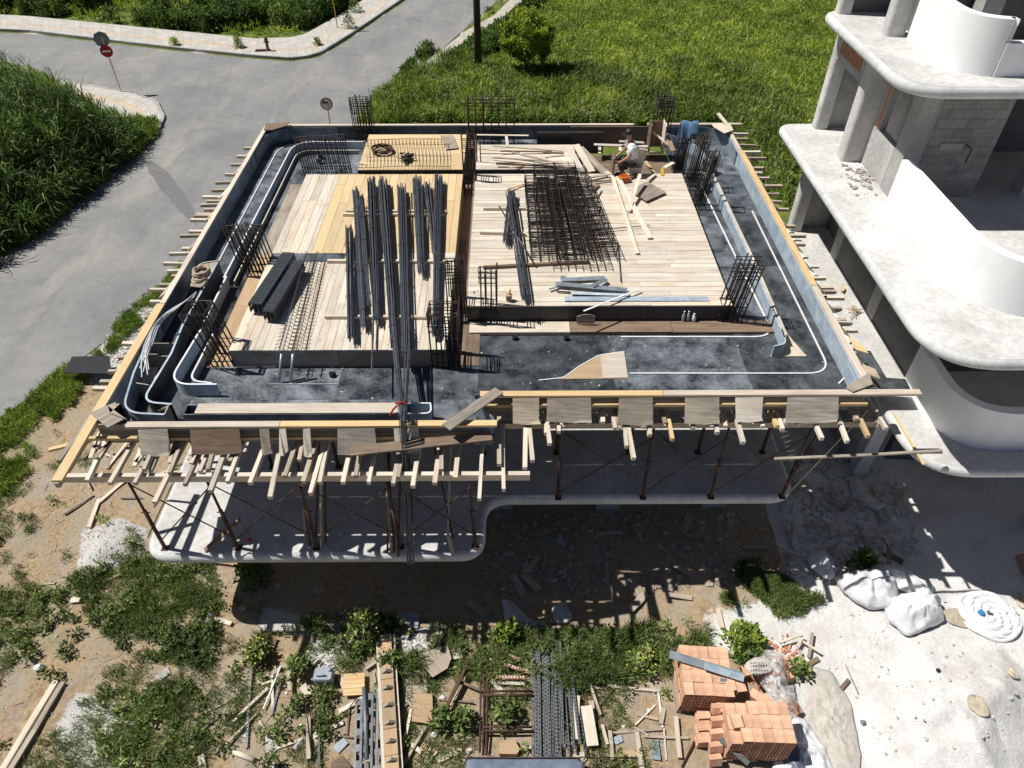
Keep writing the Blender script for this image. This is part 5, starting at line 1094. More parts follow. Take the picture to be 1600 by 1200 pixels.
m=MB(); m.beam(p+Vector((-.8,0,8.1)),p+Vector((.8,0,8.1)),.1,.1); m.build('cross_arm',M['bark'],t)
p=P(528,47); m=MB(); m.tube([p,p+Vector((-.05,0,2.9))],.035,8); t=thing('sign_post','thin yellow post on the side street pavement','post',p); m.build('post',M['yellow'],t); disc(p+Vector((-.05,.04,3.0)),(-.2,1,0),.3,.02,'greymetal','sign_back',t)
p=P(420,83); t=thing('fire_hydrant','dark red hydrant on the far pavement corner','hydrant',p+Vector((0,0,.12))); p=p+Vector((0,0,.14))
m=MB(); m.lathe(p,[(.18,0),(.16,.06),(.09,.1),(.085,.55),(.11,.6),(.1,.7),(.04,.78)],12); m.build('body',M['rust'],t); m=MB(); m.tube([p+Vector((-.16,0,.5)),p+Vector((.16,0,.5))],.045,8); m.build('outlet',M['rust'],t)
p=P(409,83); m=MB(); m.box(p+Vector((0,0,.155)),(.7,.45,.012),.1); tag(m.build('drain_cover',M['dark']),'dark drain cover on the pavement beside the hydrant','drain cover')
for u,v,h_,l in ((1017,160,1.6,'thin dry stalk standing in the weeds at left of the tall back cage'),(1168,137,1.4,'thin dry stalk in the meadow near the grey building'),(877,0,.0,'')):
    if l: p=P(u,v); rod(p,p+Vector((.1,0,h_)),.012,l,'oldwood','dry_stalk','stalk',None)
# ---------------- neighbouring building
nb=thing('apartment_building','grey white unfinished apartment block with curved white balcony parapets on the right','building',(13,15,0))
def nslab(h,x0,yf,yb,rf,xr=24):
    z=H-h; path=rounded([(x0,yf),(xr,yf),(xr,yb),(x0,yb)],[rf,0,0,.45],n=12); 
    slab(path,z,.22,'slab_edge','bullnose',nb); b=MB(); b.prism(inset(path,.088),z-.18,z+.004,.5); b.build('floor_slab',M['slabtop'],nb)
nslab(5.15,7.55,13.75,18.8,1.0); nslab(8.0,7.22,9.15,19.0,1.25); nslab(11.0,8.14,9.3,19.0,1.25); nslab(2.1,9.6,14.6,18.8,.8)
def par(h,x,yf,y0,r,drop,xr=23.5,hh=1.04,cap_w=.2):
    z=H-h; p=rounded([(x,y0),(x,yf),(xr,yf)],[0,r,0],False,16)
    # find split for step down
    pa=[q for q in p if not(q.x>drop and q.y<yf+.01)]+[Vector((drop,yf))]
    b=MB(); b.wall(pa,z-.02,z+hh,cap_w,.9); b.build('parapet',M['plasterw'],nb)
    b=MB(); b.wall([(drop,yf),(xr,yf)],z-.02,z+hh*.6,cap_w,.9); b.build('parapet',M['plasterw'],nb)
par(5.15,8.78,14.45,16.6,.9,9.45); par(8.0,8.55,10.4,14.6,1.5,11.4); par(11.0,9.0,9.98,12.0,1.2,10.25)
zA,zB,zC=H-5.15,H-8.0,H-11.0
def blk(name,x0,x1,y0,y1,z0,z1,mat,par_=None):
    b=MB(); b.bx(x0,x1,y0,y1,z0,z1); 
    # upright masonry coordinates
    b.g=[((v[0]+v[1]),v[2],0) for v in b.v]
    return b.build(name,M[mat],par_ or nb)
def pier(x,y,z0,z1,w_=.42,d=.3,r_=True):
    b=MB(); 
    if r_:
        p=rounded([(x-w_/2,y-d/2),(x+w_/2,y-d/2),(x+w_/2,y+d/2),(x-w_/2,y+d/2)],[.1,.02,.02,.1],n=4); b.rings(p,[(0,z0),(0,z1)],.5)
    else: b.bx(x-w_/2,x+w_/2,y-d/2,y+d/2,z0,z1)
    return b.build('column',M['slabtop'],nb)
# level B (between slab B and slab A)
T=zA-.24
pier(8.26,18.7,zB,T,.34,.3); pier(8.40,16.85,zB,T,.5,.4)
blk('wall',8.12,8.4,16.98,18.56,T-.8,T-.004,'concrete'); blk('lintel_bricks',8.10,8.12,17.1,18.4,T-.62,T-.25,'brick')
blk('wall',9.6,9.75,15.0,18.9,zB+.004,T-.004,'concrete')
blk('wall',8.62,8.78,15.35,16.7,zB+.004,zB+.95,'concrete'); blk('wall',8.62,8.78,16.3,16.68,zB+.95,T-.004,'concrete'); blk('lintel_bricks',8.605,8.62,16.35,16.45,zB+.96,T-.3,'brick')
blk('column',8.60,8.98,14.85,15.3,zB+.004,T-.004,'concrete'); blk('wall',8.985,10.5,14.88,15.1,zB+.004,T-.006,'block')
blk('wall',8.44,9.6,18.72,18.9,zB+.004,T-.004,'concrete')
blk('wall',10.3,10.5,15.1,18.7,zB+.004,T-.004,'darkrend'); blk('wall',10.5,24,17.2,17.4,zB+.004,T-.004,'darkrend'); blk('wall',8.5,24,18.905,19.0,zB,T,'concrete') if False else None
blk('column',11.6,12.0,14.9,15.3,zB+.004,T-.004,'concrete')
b=MB(); b.box((9.55,14.86,zB+1.2),(.5,.012,.16)); b.build('conduit_patch',M['concrete'],nb); b=MB(); b.tube([(9.85,14.85,zB+1.25),(9.95,14.75,zB+1.2),(9.92,14.74,zB+.9)],.015,6); b.build('cable',M['dark'],nb)
# level A
T2=H-2.1-.24
pier(8.5,16.95,zA,T2,.42,.34); pier(7.95,18.55,zA,T2,.3,.3); blk('wall',8.95,9.1,16.3,18.7,zA+.004,T2,'darkrend'); blk('wall',8.12,8.95,18.6,18.72,zA+.004,T2-.003,'darkrend'); blk('wall',9.1,24,16.3,16.5,zA+.004,T2,'darkrend'); blk('column',9.6,10,15.8,16.2,zA+.004,T2,'concrete')
# level C
T3=zB-.24
pier(8.35,18.6,zC,T3,.34,.34); 
b=MB(); b.rings(rounded([(8.95,16.9),(9.6,16.9),(9.6,17.3),(8.95,17.3)],[.1,0,0,.15],n=5),[(0,zC),(0,T3)],.5); b.build('column',M['concrete'],nb)
blk('wall',9.02,9.2,12.02,16.85,zC+.004,T3-.004,'darkrend'); blk('column',9.0,9.02,14.2,14.6,zC+.004,T3-.004,'concrete'); blk('wall',9.35,9.5,17.3,18.9,zC+.004,T3-.004,'darkrend')
blk('wall',9.2,24,12.3,12.5,zC+.004,T3-.004,'darkrend'); blk('wall',8.5,24,18.72,18.9,zC+.004,T3-.004,'concrete')
# ground level
T4=zC-.24
for x,y in ((9.3,12.6),(9.0,14.5),(9.0,18.3),(13,10.8),(17,10.8)): pier(x,y,-.3,T4,.34,.34,False)
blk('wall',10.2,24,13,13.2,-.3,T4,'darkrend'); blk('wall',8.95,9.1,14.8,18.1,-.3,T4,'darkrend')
blk('wall',9.1,9.26,12.9,14.2,-.3,T4,'concrete')
# things on slab C walkway
timber(P(1398,648,10.99)+Vector((0,0,.02)),P(1443,727,10.99)+Vector((0,0,.02)),.05,.03,'newwood','thin yellow batten along the rim of the lowest neighbouring balcony',name='batten')
m=MB(); p=P(1335,488,11)
for k in range(5): m.tube([p+Vector((random.gauss(0,.1),random.gauss(0,.12),.03+.02*k)) for j in range(6)],.012,5)
tag(m.build('cable_heap',M['rope']),'small pale heap of cable on the neighbouring walkway','cable heap')
ply('board',[(1313,451),(1318,442),(1321,450),(1318,455)],10.9,'newwood','small orange wood chip on the neighbouring walkway',cat='board')
ply('board',[(1325,525),(1345,537),(1357,552),(1338,546)],9.6,'newwood','orange ply scrap hanging out by the right edge form',cat='board')
ply('board',[(1347,568),(1368,577),(1376,592),(1352,583)],9.6,'oldwood','grey ply scrap near the front right corner',cat='board')
b=MB(); q=[P(u,v,10.5) for u,v in ((1338,548),(1360,548),(1385,590),(1415,592),(1425,612),(1362,612))]; b.plate(q,.02,.4); tag(b.build('film_panel',M['film']),'blue black panel bridging towards the neighbouring parapet','panel')
for i in range(40):
    u=random.uniform(1300,1330); v=random.uniform(250,290)
m=MB()
for i in range(150):
    p=P(random.gauss(1352,14),random.gauss(275,12),8.0); s_=random.uniform(.015,.05); m.box(p+Vector((0,0,s_*.4)),(s_*2,s_*1.3,s_),random.random()*3)
tag(m.build('rubble',M['rubble']),'scattered plaster crumbs on the middle balcony walkway','rubble',kind='stuff')
# ---------------- scrap and materials on the ground
RAGS=[]
def gp(u,v,dz=0):
    p=P(u,v); z=zg(p.x,p.y)[0]; return Vector((p.x,p.y,z+dz))
def plank(a,c,w_,th,mat,label,dz=(0,0),cat='plank',grp=None,name='plank'):
    A=gp(*a);C=gp(*c); z=max(A.z,C.z)+th/2+.005; return timber((A.x,A.y,z+dz[0]),(C.x,C.y,z+dz[1]),w_,th,mat,label,cat,grp,name)
pl=[((92,1065),(-10,1235),.10,.10,'palewood','upper beam of the long paired timbers at the bottom left',0),((101,1069),(2,1235),.09,.09,'oldwood','lower beam of the long paired timbers at the bottom left',0),
((160,911),(226,878),.07,.03,'newwood','orange broken plank on the grass below the left slab end',0),((234,885),(241,906),.06,.03,'oldwood','short grey stick right of the orange plank',0),((60,914),(86,911),.05,.03,'oldwood','tiny plank among weeds near the left edge',0),((112,940),(127,938),.13,.05,'palewood','small square block end near the left weeds',.02),((30,930),(112,932),.02,.015,'rust','long rusty rod lying by the small block',0),((65,938),(118,939),.02,.015,'oldwood','second thin rod lying by the small block',.01),
((335,968),(362,976),.1,.05,'palewood','short thick offcut beside the grey can',0),((177,1128),(245,1134),.07,.05,'palewood','pale plank with ragged ends below the sandy path',0),((307,1120),(360,1094),.06,.03,'oldwood','grey plank left of the perforated strips',0),((297,1155),(342,1120),.03,.03,'oldwood','thin stick crossing the left weeds',0),((280,1155),(283,1182),.06,.03,'palewood','short upright plank at the bottom left group',0),((287,1192),(300,1165),.06,.03,'newwood','short orange plank at the bottom left group',0),((315,1182),(322,1235),.13,.04,'palewood','broad pale board at the bottom left group',0),
((366,1130),(420,1078),.05,.03,'palewood','long pale lath rising right over the weeds',.05),((355,1165),(405,1115),.04,.03,'oldwood','parallel lath below the long pale lath',.02),((366,1176),(398,1188),.07,.05,'palewood','thick short batten near the bottom edge',0),((413,1111),(440,1044),.025,.03,'signwhite','thin white lath left of the weeds',.05),((451,1030),(455,1085),.07,.05,'oldwood','upright worn plank at the top of the scrap heap',.1),((484,1125),(484,1190),.08,.05,'oldwood','worn plank left of the slotted channels',.05),((500,1120),(500,1200),.04,.04,'dark','dark square tube beside the worn plank',.05),((546,1106),(543,1150),.03,.02,'brownwood','thin curved stick in front of the channels',0),((480,1048),(500,1032),.06,.03,'palewood','little plank near the gravel strip',.02),((531,1057),(540,1080),.1,.04,'oldwood','short grey offcut left of the corrugated board',.02),((572,1048),(593,1034),.06,.05,'oldwood','offcut tucked under the ribbed beam top',.03),
((625,1051),(668,1056),.1,.05,'oldwood','grey plank right of the ribbed beam top',.0),((652,1053),(654,1073),.09,.04,'brownwood','left short upright under the grey plank',0),((664,1056),(662,1075),.09,.04,'oldwood','right short upright under the grey plank',0),((643,1110),(630,1170),.05,.03,'palewood','lath leaning at the right side of the ribbed beam',.03),((666,1137),(632,1195),.06,.04,'oldwood','slanting lath below the two cut boards',.03),((694,1120),(735,1035),.06,.05,'rust','rusty flat bar leaning towards the steel frame',.15),((716,1080),(688,1135),.03,.02,'palewood','thin lath beside the rusty flat bar',.02),((713,1065),(752,1082),.05,.03,'brownwood','red brown stick near the frame corner',.1),((685,1190),(722,1173),.09,.04,'palewood','pale board at the bottom left of the frame',0),((708,1158),(738,1153),.05,.03,'oldwood','short worn batten left of the frame',0),((722,1190),(735,1170),.09,.03,'palewood','small pale board near the tarp corner',0),
((770,1068),(820,1070),.07,.04,'palewood','short pale plank inside the steel frame top',.05),((900,1092),(898,1160),.17,.035,'palewood','left of the two broad pale boards beside the perforated steel',.12),((915,1110),(925,1172),.2,.035,'palewood','right of the two broad pale boards beside the perforated steel',.16),((923,1098),(928,1132),.1,.03,'oldwood','narrow board behind the broad pale boards',.08),((918,1060),(938,1120),.05,.04,'oldwood','slanting lath pointing down to the broad boards',.06),((908,1073),(949,1077),.06,.04,'oldwood','left batten of the top side of the sand square',0),((949,1073),(1030,1081),.06,.05,'palewood','right batten of the top side of the sand square',.0),((1028,1083),(1035,1138),.03,.03,'signwhite','white batten on the right side of the sand square',0),((955,1147),(1034,1141),.05,.04,'oldwood','batten on the bottom side of the sand square',0),((940,1137),(948,1168),.06,.04,'palewood','short pale plank left of the sand square corner',.08),((952,1145),(956,1190),.08,.06,'oldwood','worn upright post piece by the sand square corner',.03),((1005,1152),(1075,1155),.05,.04,'oldwood','batten crossed by the short pale plank',0),((1055,1122),(1061,1187),.1,.035,'palewood','pale plank crossing the batten near the brick stacks',.05),((1064,1200),(1084,1160),.025,.025,'rust','thin rusty rod left of the broken bricks',.03),
((1005,1060),(1035,1055),.04,.03,'oldwood','lath left of the rear brick stack',0),((935,1195),(930,1160),.06,.04,'oldwood','worn stake at the bottom edge right of the tarp',0),((905,1195),(915,1180),.12,.03,'palewood','pale offcut by the right tarp corner',0),
((1120,955),(1127,985),.1,.03,'palewood','left pale board near the grass patch edge',0),((1133,965),(1147,992),.08,.03,'palewood','right pale board near the grass patch edge',0),((1252,1006),(1280,1024),.05,.03,'palewood','upper batten of the small scrap pile behind the wrap',.1),((1262,1030),(1268,992),.07,.04,'oldwood','upright batten of the small scrap pile behind the wrap',.06),((1255,1044),(1278,1030),.1,.05,'brownwood','brown block at the foot of the small scrap pile',0),((1243,1015),(1252,998),.06,.03,'palewood','short batten in the small scrap pile',.12),((1215,1010),(1250,998),.05,.03,'palewood','pale batten at the top of the small scrap pile',.14),((1250,1050),(1248,1020),.05,.03,'oldwood','lath standing out of the small scrap pile',.1),
((1298,1095),(1326,1062),.09,.05,'brownwood','weathered short plank alone on the white dust',0),((1320,1040),(1340,1085),.02,.02,'oldwood','thin crooked stick above the lone plank',0),((1380,865),(1410,880),.13,.05,'brownwood','brown timber lying in the shadow on the dust',0)]
for a,c,w_,th,mt,l,dz in pl: plank(a,c,w_,th,mt,l,(dz,dz))
def gply(px,mat,label,th=.02,dz=.03,cat='board',name='board',tilt=0):
    z=max(gp(*q).z for q in px)+dz; pts=[Vector((P(*q).x,P(*q).y,z+tilt*i/len(px))) for i,q in enumerate(px)]; b=MB(); b.plate(pts,th); return tag(b.build(name,M[mat]),label,cat)
gply([(660,1010),(690,983),(706,990),(724,1030),(700,1035),(662,1030)],'palewood','rear large stained plywood board with cut corners',dz=.05); gply([(655,1028),(700,1013),(706,1034),(700,1050),(677,1064),(664,1048)],'oldwood','front large grained plywood board with cut corners',dz=.14)
gply([(636,1073),(668,1073),(668,1088),(645,1108),(634,1098)],'greyply','grey ply sheet behind the pale cut board',dz=.05); gply([(648,1087),(676,1088),(677,1112),(682,1118),(680,1136),(644,1131)],'cardb','pale ply board with a notched corner',dz=.1)
gply([(946,1120),(963,1142),(938,1142),(932,1130)],'brownwood','brown board piece left of the sand square',dz=.04); gply([(780,1165),(803,1158),(812,1175),(808,1183),(780,1182)],'cardb','rounded tan block inside the bottom of the steel frame',th=.12,dz=.14)
gply([(415,1150),(430,1140),(436,1170),(418,1190)],'rubble','pale flat stone slab left of the tall weeds',dz=.03); gply([(520,1170),(537,1155),(545,1163),(530,1179)],'plastic','pale grey tile on the sand left of the channels',dz=.03)
gply([(517,1195),(535,1182),(550,1200),(545,1215),(520,1215)],'brownwood','dark board at the bottom edge left of the channels',dz=.03); gply([(472,1082),(478,1070),(488,1080),(478,1095)],'palewood','pale offcut in the middle of the scrap heap',dz=.08)
gply([(470,1080),(480,1072),(492,1086),(480,1096)],'palewood','larger pale offcut on the scrap heap',dz=.12); gply([(613,960),(620,958),(656,959),(653,983),(617,975)],'plastic','pale blue grey lid lying in the shadow in front of the slab',dz=.05,cat='lid',name='lid')
gply([(235,1065),(262,1042),(267,1052),(245,1068)],'rubble','broken pink grey tile in the weeds',dz=.04); gply([(1322,720),(1338,708),(1347,722),(1330,732)],'paper','printed sack lying in the shade by the neighbouring column',dz=.25,cat='sack',name='sack')
gply([(1226,827),(1238,825),(1248,862),(1238,864)],'paper','long printed bag in the shade near the slab corner',dz=.08,cat='bag',name='bag')
gply([(955,1155),(970,1150),(973,1160),(962,1166)],'plastic','thin grey metal scrap in the sand square corner',dz=.03,cat='scrap')
gply([(1015,1160),(1028,1157),(1032,1190),(1018,1188)],'galv','short galvanised channel piece near the bottom edge',dz=.05,cat='metal channel',name='metal_channel'); gply([(968,1175),(998,1172),(1000,1186),(970,1186)],'cardb','pale flattened card on the sand at the bottom edge',dz=.03,cat='card')
m=MB(); z=gp(560,1078).z
for i in range(9): 
    a=P(538,1060+i*3.6);c=P(571,1058+i*3.6); m.beam((a.x,a.y,z+.12+.01*(i%2)),(c.x,c.y,z+.12+.01*(i%2)),.075,.03)
tag(m.build('corrugated_board',M['newwood']),'yellow corrugated board beside the grey canister','board')
def canister():
    p=gp(509,1064); t=thing('canister','grey plastic canister lying on the scrap heap','canister',p); m=MB(); pth=rounded([(p.x-.2,p.y-.14),(p.x+.2,p.y-.14),(p.x+.19,p.y+.16),(p.x-.2,p.y+.15)],.06,n=4); m.rings(pth,[(.02,p.z+.02),(0,p.z+.05),(0,p.z+.28),(.02,p.z+.31)],.5); m.build('body',M['plastic'],t); m=MB(); m.lathe(p+Vector((.12,.08,.31)),[(.04,0),(.04,.04)],10); m.build('cap',M['plastic'],t); m=MB(); m.tube([p+Vector((-.12,-.05,.31)),p+Vector((-.1,-.05,.36)),p+Vector((.05,-.05,.36)),p+Vector((.08,-.05,.31))],.015,6); m.build('handle',M['plastic'],t)
canister()
p=gp(328,970,.07); m=MB(); m.tube([p+Vector((0,-.1,0)),p+Vector((0,.12,0))],.07,12); tag(m.build('can',M['plastic']),'small grey can lying left of the short offcut','can')
p=gp(472,1160,.06); m=MB(); m.tube([p+Vector((-.1,-.16,0)),p+Vector((0,0,.0)),p+Vector((.07,.11,0)),p+Vector((.1,.16,0))],[.06,.065,.03,.025],10); tag(m.build('plastic_bottle',M['clearfilm']),'crumpled clear bottle in the weeds near the bottom','bottle')
p=gp(385,1188,.07); m=MB(); m.tube([gp(366,1176,.06),gp(398,1190,.06)],.05,10); tag(m.build('round_post',M['palewood']),'round pale post end at the bottom edge','post')
# stones
def stone(u,v,r,mat,label,name='stone',cat='stone',sq=.6):
    p=gp(u,v); bm_v=[];n1,n2=7,9; m=MB(); vs=[];fs=[]
    for i in range(n1+1):
        th=math.pi*i/n1
        for j in range(n2):
            ph=2*math.pi*j/n2; k=1+.35*(mnoise.noise(Vector((math.sin(th)*math.cos(ph)*1.6+u,math.sin(th)*math.sin(ph)*1.6+v,math.cos(th)*1.6)))); vs.append(p+Vector((math.sin(th)*math.cos(ph)*r*k,math.sin(th)*math.sin(ph)*r*k*.85,math.cos(th)*r*k*sq+r*sq*.5)))
    for i in range(n1):
        for j in range(n2): fs.append((i*n2+j,i*n2+(j+1)%n2,(i+1)*n2+(j+1)%n2,(i+1)*n2+j))
    m.add(vs,fs); return tag(m.build(name,M[mat]),label,cat)
for a in [(62,1045,.11,'sack','white angular stone at the left edge among weeds'),(380,951,.09,'rubble','grey block stone below the left slab rim'),(495,1112,.05,'sack','white pebble beside the tall weeds'),(690,1090,.07,'sack','crumpled white scrap near the rusty flat bar'),(679,1148,.08,'sack','white broken cup below the notched board'),(435,915,.08,'rubble','pale stone by the bushy green plant'),(500,925,.12,'rubble','grey lump in the slab shadow'),(1020,995,.14,'poly','crumpled clear bag on the grass strip right of centre'),(985,1045,.09,'poly','small clear wrapper on the grass strip'),(1014,1111,.05,'poly','small wrapper inside the sand square'),(1215,950,.06,'sack','white lump near the shadow stripes'),(430,1198,.09,'paper','white paper scrap at the bottom edge'),(1455,1060,.05,'dark','black pebble on the white dust'),(1348,1130,.06,'greymetal','grey pebble on the lower dust'),(1500,1110,.05,'greymetal','small dark pebble low on the white dust'),(1570,1100,.05,'rubble','pale pebble at the right border of the dust')]: stone(*a)
for i,(px,mt,l) in enumerate([([(1470,955),(1495,950),(1512,965),(1530,985),(1505,982),(1480,975)],'cardb','tan stained rag between the sacks and the white coil'),([(1585,925),(1598,930),(1600,955),(1588,945)],'cardb','tan rag right of the white coil'),([(1560,1050),(1575,1048),(1586,1070),(1565,1075)],'soilpath','greenish brown rag at the right side of the dust'),([(1490,1105),(1515,1112),(1527,1140),(1510,1143),(1492,1125)],'cardb','torn brown floral cloth on the lower dust')]): RAGS.append((px,mt,l))
for i in range(70):
    u=random.uniform(-20,1000); v=random.uniform(880,1210); stone(u,v,random.uniform(.015,.045),random.choice(['rubble','rubble','sack','brick']),'one of the small loose stones strewn over the sandy plot','small_stone','small stone')['group']='small stones strewn over the plot'
# rubble as stuff
def rubble(polys,n,mat,label,smin=.015,smax=.06,name='rubble'):
    c=scatter(polys,n); m=MB(); zz=zg(c[:,0],c[:,1])
    for i in range(n):
        s_=random.uniform(smin,smax)*random.random()**.5+smin; M3=Matrix.Rotation(random.random()*6,3,'Z')@Matrix.Rotation(random.uniform(-.6,.6),3,'X'); m.box((c[i,0],c[i,1],zz[i]+s_*.2),(s_*random.uniform(.8,2.2),s_,s_*.6),M3)
    tag(m.build(name,M[mat]),label,'rubble',kind='stuff')
rubble(GRAV[0],900,'gravel','grey gravel bank between the road and the left edge of the deck'); rubble(GRAV[1],160,'gravel','pale concrete spill left of the lower slab',.006,.02); rubble(GRAV[2],90,'gravel','patch of white gravel near the bottom left',.006,.02); rubble(GRAV[3],300,'gravel','white rubble strip running through the weeds'); rubble(GRAV[4],220,'gravel','white rubble beside the large ply boards')
rubble(G((1200,740),(1290,690),(1400,740),(1440,860),(1380,930),(1240,900)),700,'gravel','construction rubble in the shade at the foot of the neighbouring building',.02,.11); rubble(G((760,800),(1200,800),(1200,920),(760,930)),420,'rubble','dim rubble on the shaded ground under the slab',.02,.1)
rubble(PLOT,1500,'rubble','fine pebbles over the sandy plot',.008,.025); rubble(G((1150,1010),(1230,985),(1260,1040),(1180,1080)),160,'brick','broken brick crumbs behind the brick stacks',.02,.06)
rubble(G((1300,900),(1600,880),(1600,1200),(1260,1200),(1250,1000)),160,'gravel','small lumps over the white dust',.01,.04)
m=MB(); c=scatter(PLOT,420); zz=zg(c[:,0],c[:,1])
for i in range(420): a=random.random()*6.28; l=random.uniform(.05,.28); m.beam((c[i,0],c[i,1],zz[i]+.01),(c[i,0]+l*math.cos(a),c[i,1]+l*math.sin(a),zz[i]+.02),.01,.008)
tag(m.build('twigs',M['oldwood']),'fine twigs and splinters littering the sandy plot','twigs',kind='stuff')
for i in range(36):
    u=random.uniform(1225,1400);v=random.uniform(720,880); a=random.random()*6.28; p=gp(u,v,.05); timber(p,p+Vector((math.cos(a)*.5,math.sin(a)*.5,.03)),random.uniform(.03,.12),.025,random.choice(['oldwood','greyply','palewood']),'one of the scrap laths in the shaded rubble by the neighbouring building','lath','scrap laths in the shaded rubble','lath')
for i in range(24):
    u=random.uniform(700,1230);v=random.uniform(815,950); a=random.random()*6.28; p=gp(u,v,.04); timber(p,p+Vector((math.cos(a)*.6,math.sin(a)*.6,.03)),random.uniform(.04,.2),.025,random.choice(['oldwood','greyply']),'one of the scrap boards on the dark ground below the slab','board','scrap boards below the slab','board')
# ribbed long beam form
a=gp(604,1003);c=gp(617,1235); d=(c-a).normalized(); s=Vector((0,0,1)).cross(d).normalized(); t=thing('ribbed_beam','long pale boxed timber beam with small triangular ribs along its top','ribbed beam',(a+c)/2)
z0=.06
for k in range(6):
    m=MB(); L_=(c-a).length; f0,f1=k/6,(k+1)/6-.004
    p0,p1=a+(c-a)*f0,a+(c-a)*f1; zz=z0+.10; m.beam((p0.x,p0.y,zz+.08),(p1.x,p1.y,zz+.08),.26,.2,.6+.05*k); m.build('top_board',M['cardb'],t)
for sg in (-1,1):
    m=MB(); m.beam(Vector((a.x,a.y,z0+.13))+s*sg*.17,Vector((c.x,c.y,z0+.13))+s*sg*.17,.06,.14,.9); m.build('side_board',M['palewood'],t)
for k in range(9):
    p=a+(c-a)*((k+.35)/8.6); p=Vector((p.x,p.y,z0+.29)); m=MB(); m.add([p-s*.11,p+s*.11,p+Vector((0,0,.10)),p-s*.11+d*.05,p+s*.11+d*.05,p+Vector((0,0,.10))+d*.05],[(0,1,2),(5,4,3),(0,2,5,3),(1,4,5,2),(0,3,4,1)]); m.build('rib',M['greyply'],t)
# perforated channels / angles
def perf(a,c,w_,label,mat='darkgalv',dz=0,grp=None,slot=.075,flange=.04,name='perforated_channel'):
    A=gp(*a);C=gp(*c); z=.05+dz; A.z=C.z=z; d=C-A; L_=d.length; d.normalize(); s=Vector((0,0,1)).cross(d).normalized(); m=MB(); n=int(L_/slot)
    for sg in (-1,1): m.beam(A+s*sg*w_*.36,C+s*sg*w_*.36,w_*.28,.006); m.beam(A+s*sg*w_*.5+Vector((0,0,-flange/2)),C+s*sg*w_*.5+Vector((0,0,-flange/2)),.006,flange)
    for i in range(n+1): q=A+d*(i*slot); m.beam(q,q+d*slot*.45,w_*.46,.006)
    return tag(m.build(name,M[mat]),label,'perforated channel',grp)
for i in range(3): perf((562+i*17,1095-i*8),(559+i*17,1240),.15,['left','middle','right'][i]+' wide slotted channel lying left of the ribbed beam','darkgalv',.05+.02*i,slot=.3,flange=.06)
m=MB(); m.tube([gp(570,1080,.18),gp(573,1130,.16),gp(574,1190,.16)],.04,8); tag(m.build('hose',M['greymetal']),'grey hose lying on the slotted channels','hose')
for i in range(9): perf((832+i*4.6,1014+8*math.sin(i*1.3)),(833+i*5.2,1190),.05,f'{ordn(i)} thin perforated angle from the left in the left steel stack','darkgalv',.06+.03*(i%3),'perforated angles in the left steel stack')
for i in range(9): perf((864+i*3.6,1030+14*math.sin(i*1.9)),(862+i*5.6+(i%3)*4,1185-(i%4)*5),.045,f'{ordn(i)} thin perforated angle from the left in the right steel stack','darkgalv',.09+.03*(i%4),'perforated angles in the right steel stack')
perf((866,980),(885,1075),.04,'single perforated angle reaching far up above the right steel stack','darkgalv',.2); perf((888,1032),(898,1088),.05,'short dark angle right of the steel stacks','darkgalv',.1)
perf((395,1025),(386,1171),.045,'long perforated strip lying left of the tall weeds','darkgalv',.03); perf((443,1055),(425,1120),.045,'short perforated strip beside the white lath','darkgalv',.03)
for i,(a,c) in enumerate([((478,1095),(490,1190)),((470,1060),(500,1150)),((500,1050),(492,1150)),((488,1100),(470,1030)),((515,1055),(470,1040)),((540,1120),(560,1095))]): 
    rod(gp(*a,.1),gp(*c,.16),.012,f'{ordn(i)} thin rusty rod tangled in the scrap heap left of the ribbed beam','rust','thin_rod','rod','rods in the scrap heap')
# rusty steel rack frame
t=thing('ladder_rack','rusty ladder shaped steel frame lying in front of the perforated steel','rack',gp(780,1120))
for u in (752,757,762):
    m=MB(); a=gp(u,1035,.1);c=gp(u-2,1180,.1); a.z=c.z=.12; m.tube([a,c],.022,8); m.build('rail',M['rust'],t)
for v in (1085,1091,1141,1147):
    m=MB(); a=P(754,v);c=P(832,v); m.tube([(a.x,a.y,.15),(c.x,c.y,.15)],.026,8); m.build('rung',M['rust'],t)
# red lattice brick fence piece
t=thing('tile_panel','broken red and white toothed clay strip panel above the steel frame','clay panel',gp(790,1050)); 
for k,(a,c) in enumerate([((765,1035),(825,1055)),((775,1063),(820,1064)),((795,1028),(812,1036))]):
    A=gp(*a);C=gp(*c); A.z=C.z=.14; m=MB(); m.beam(A,C,.07,.03); d=C-A; n=int(d.length/.06)
    m.build('clay_strip',M['brick'],t); m=MB()
    for i in range(n): q=A+d*(i+.5)/n; m.box(q+Vector((0,0,.02)),(.02,.05,.03))
    m.build('teeth',M['sack'],t)
# ---------------- bricks
BL,BW,BH=.25,.19,.12
def brickmesh():
    m=MB(); m.box((0,0,BH/2),(BL,BW,BH),tone=.4,axis=0); o=m.build('brick',M['brickpale']); 
    return o
def brick_proto():
    t=bpy.data.objects.new('hollow_brick',None)
    m=MB(); h=[]
    fw_=BW/3; fh=BH/2; wl=.012
    # outer shell with open cells through the length (x)
    m.bx(-BL/2,BL/2,-BW/2,BW/2,0,wl); m.bx(-BL/2,BL/2,-BW/2,BW/2,BH-wl,BH); m.bx(-BL/2,BL/2,-BW/2,-BW/2+wl,wl,BH-wl); m.bx(-BL/2,BL/2,BW/2-wl,BW/2,wl,BH-wl)
    for k in (1,2): y=-BW/2+k*BW/3; m.bx(-BL/2,BL/2,y-wl/3,y+wl/3,wl,BH-wl)
    m.bx(-BL/2,BL/2,-BW/2+wl,BW/2-wl,BH/2-wl/3,BH/2+wl/3)
    m.bx(-BL/2+.03,BL/2-.03,-BW/2+wl,BW/2-wl,wl,BH-wl)
    o=m.build('hollow_brick',M['brickpale']); return o
bp=brick_proto(); first=[True]
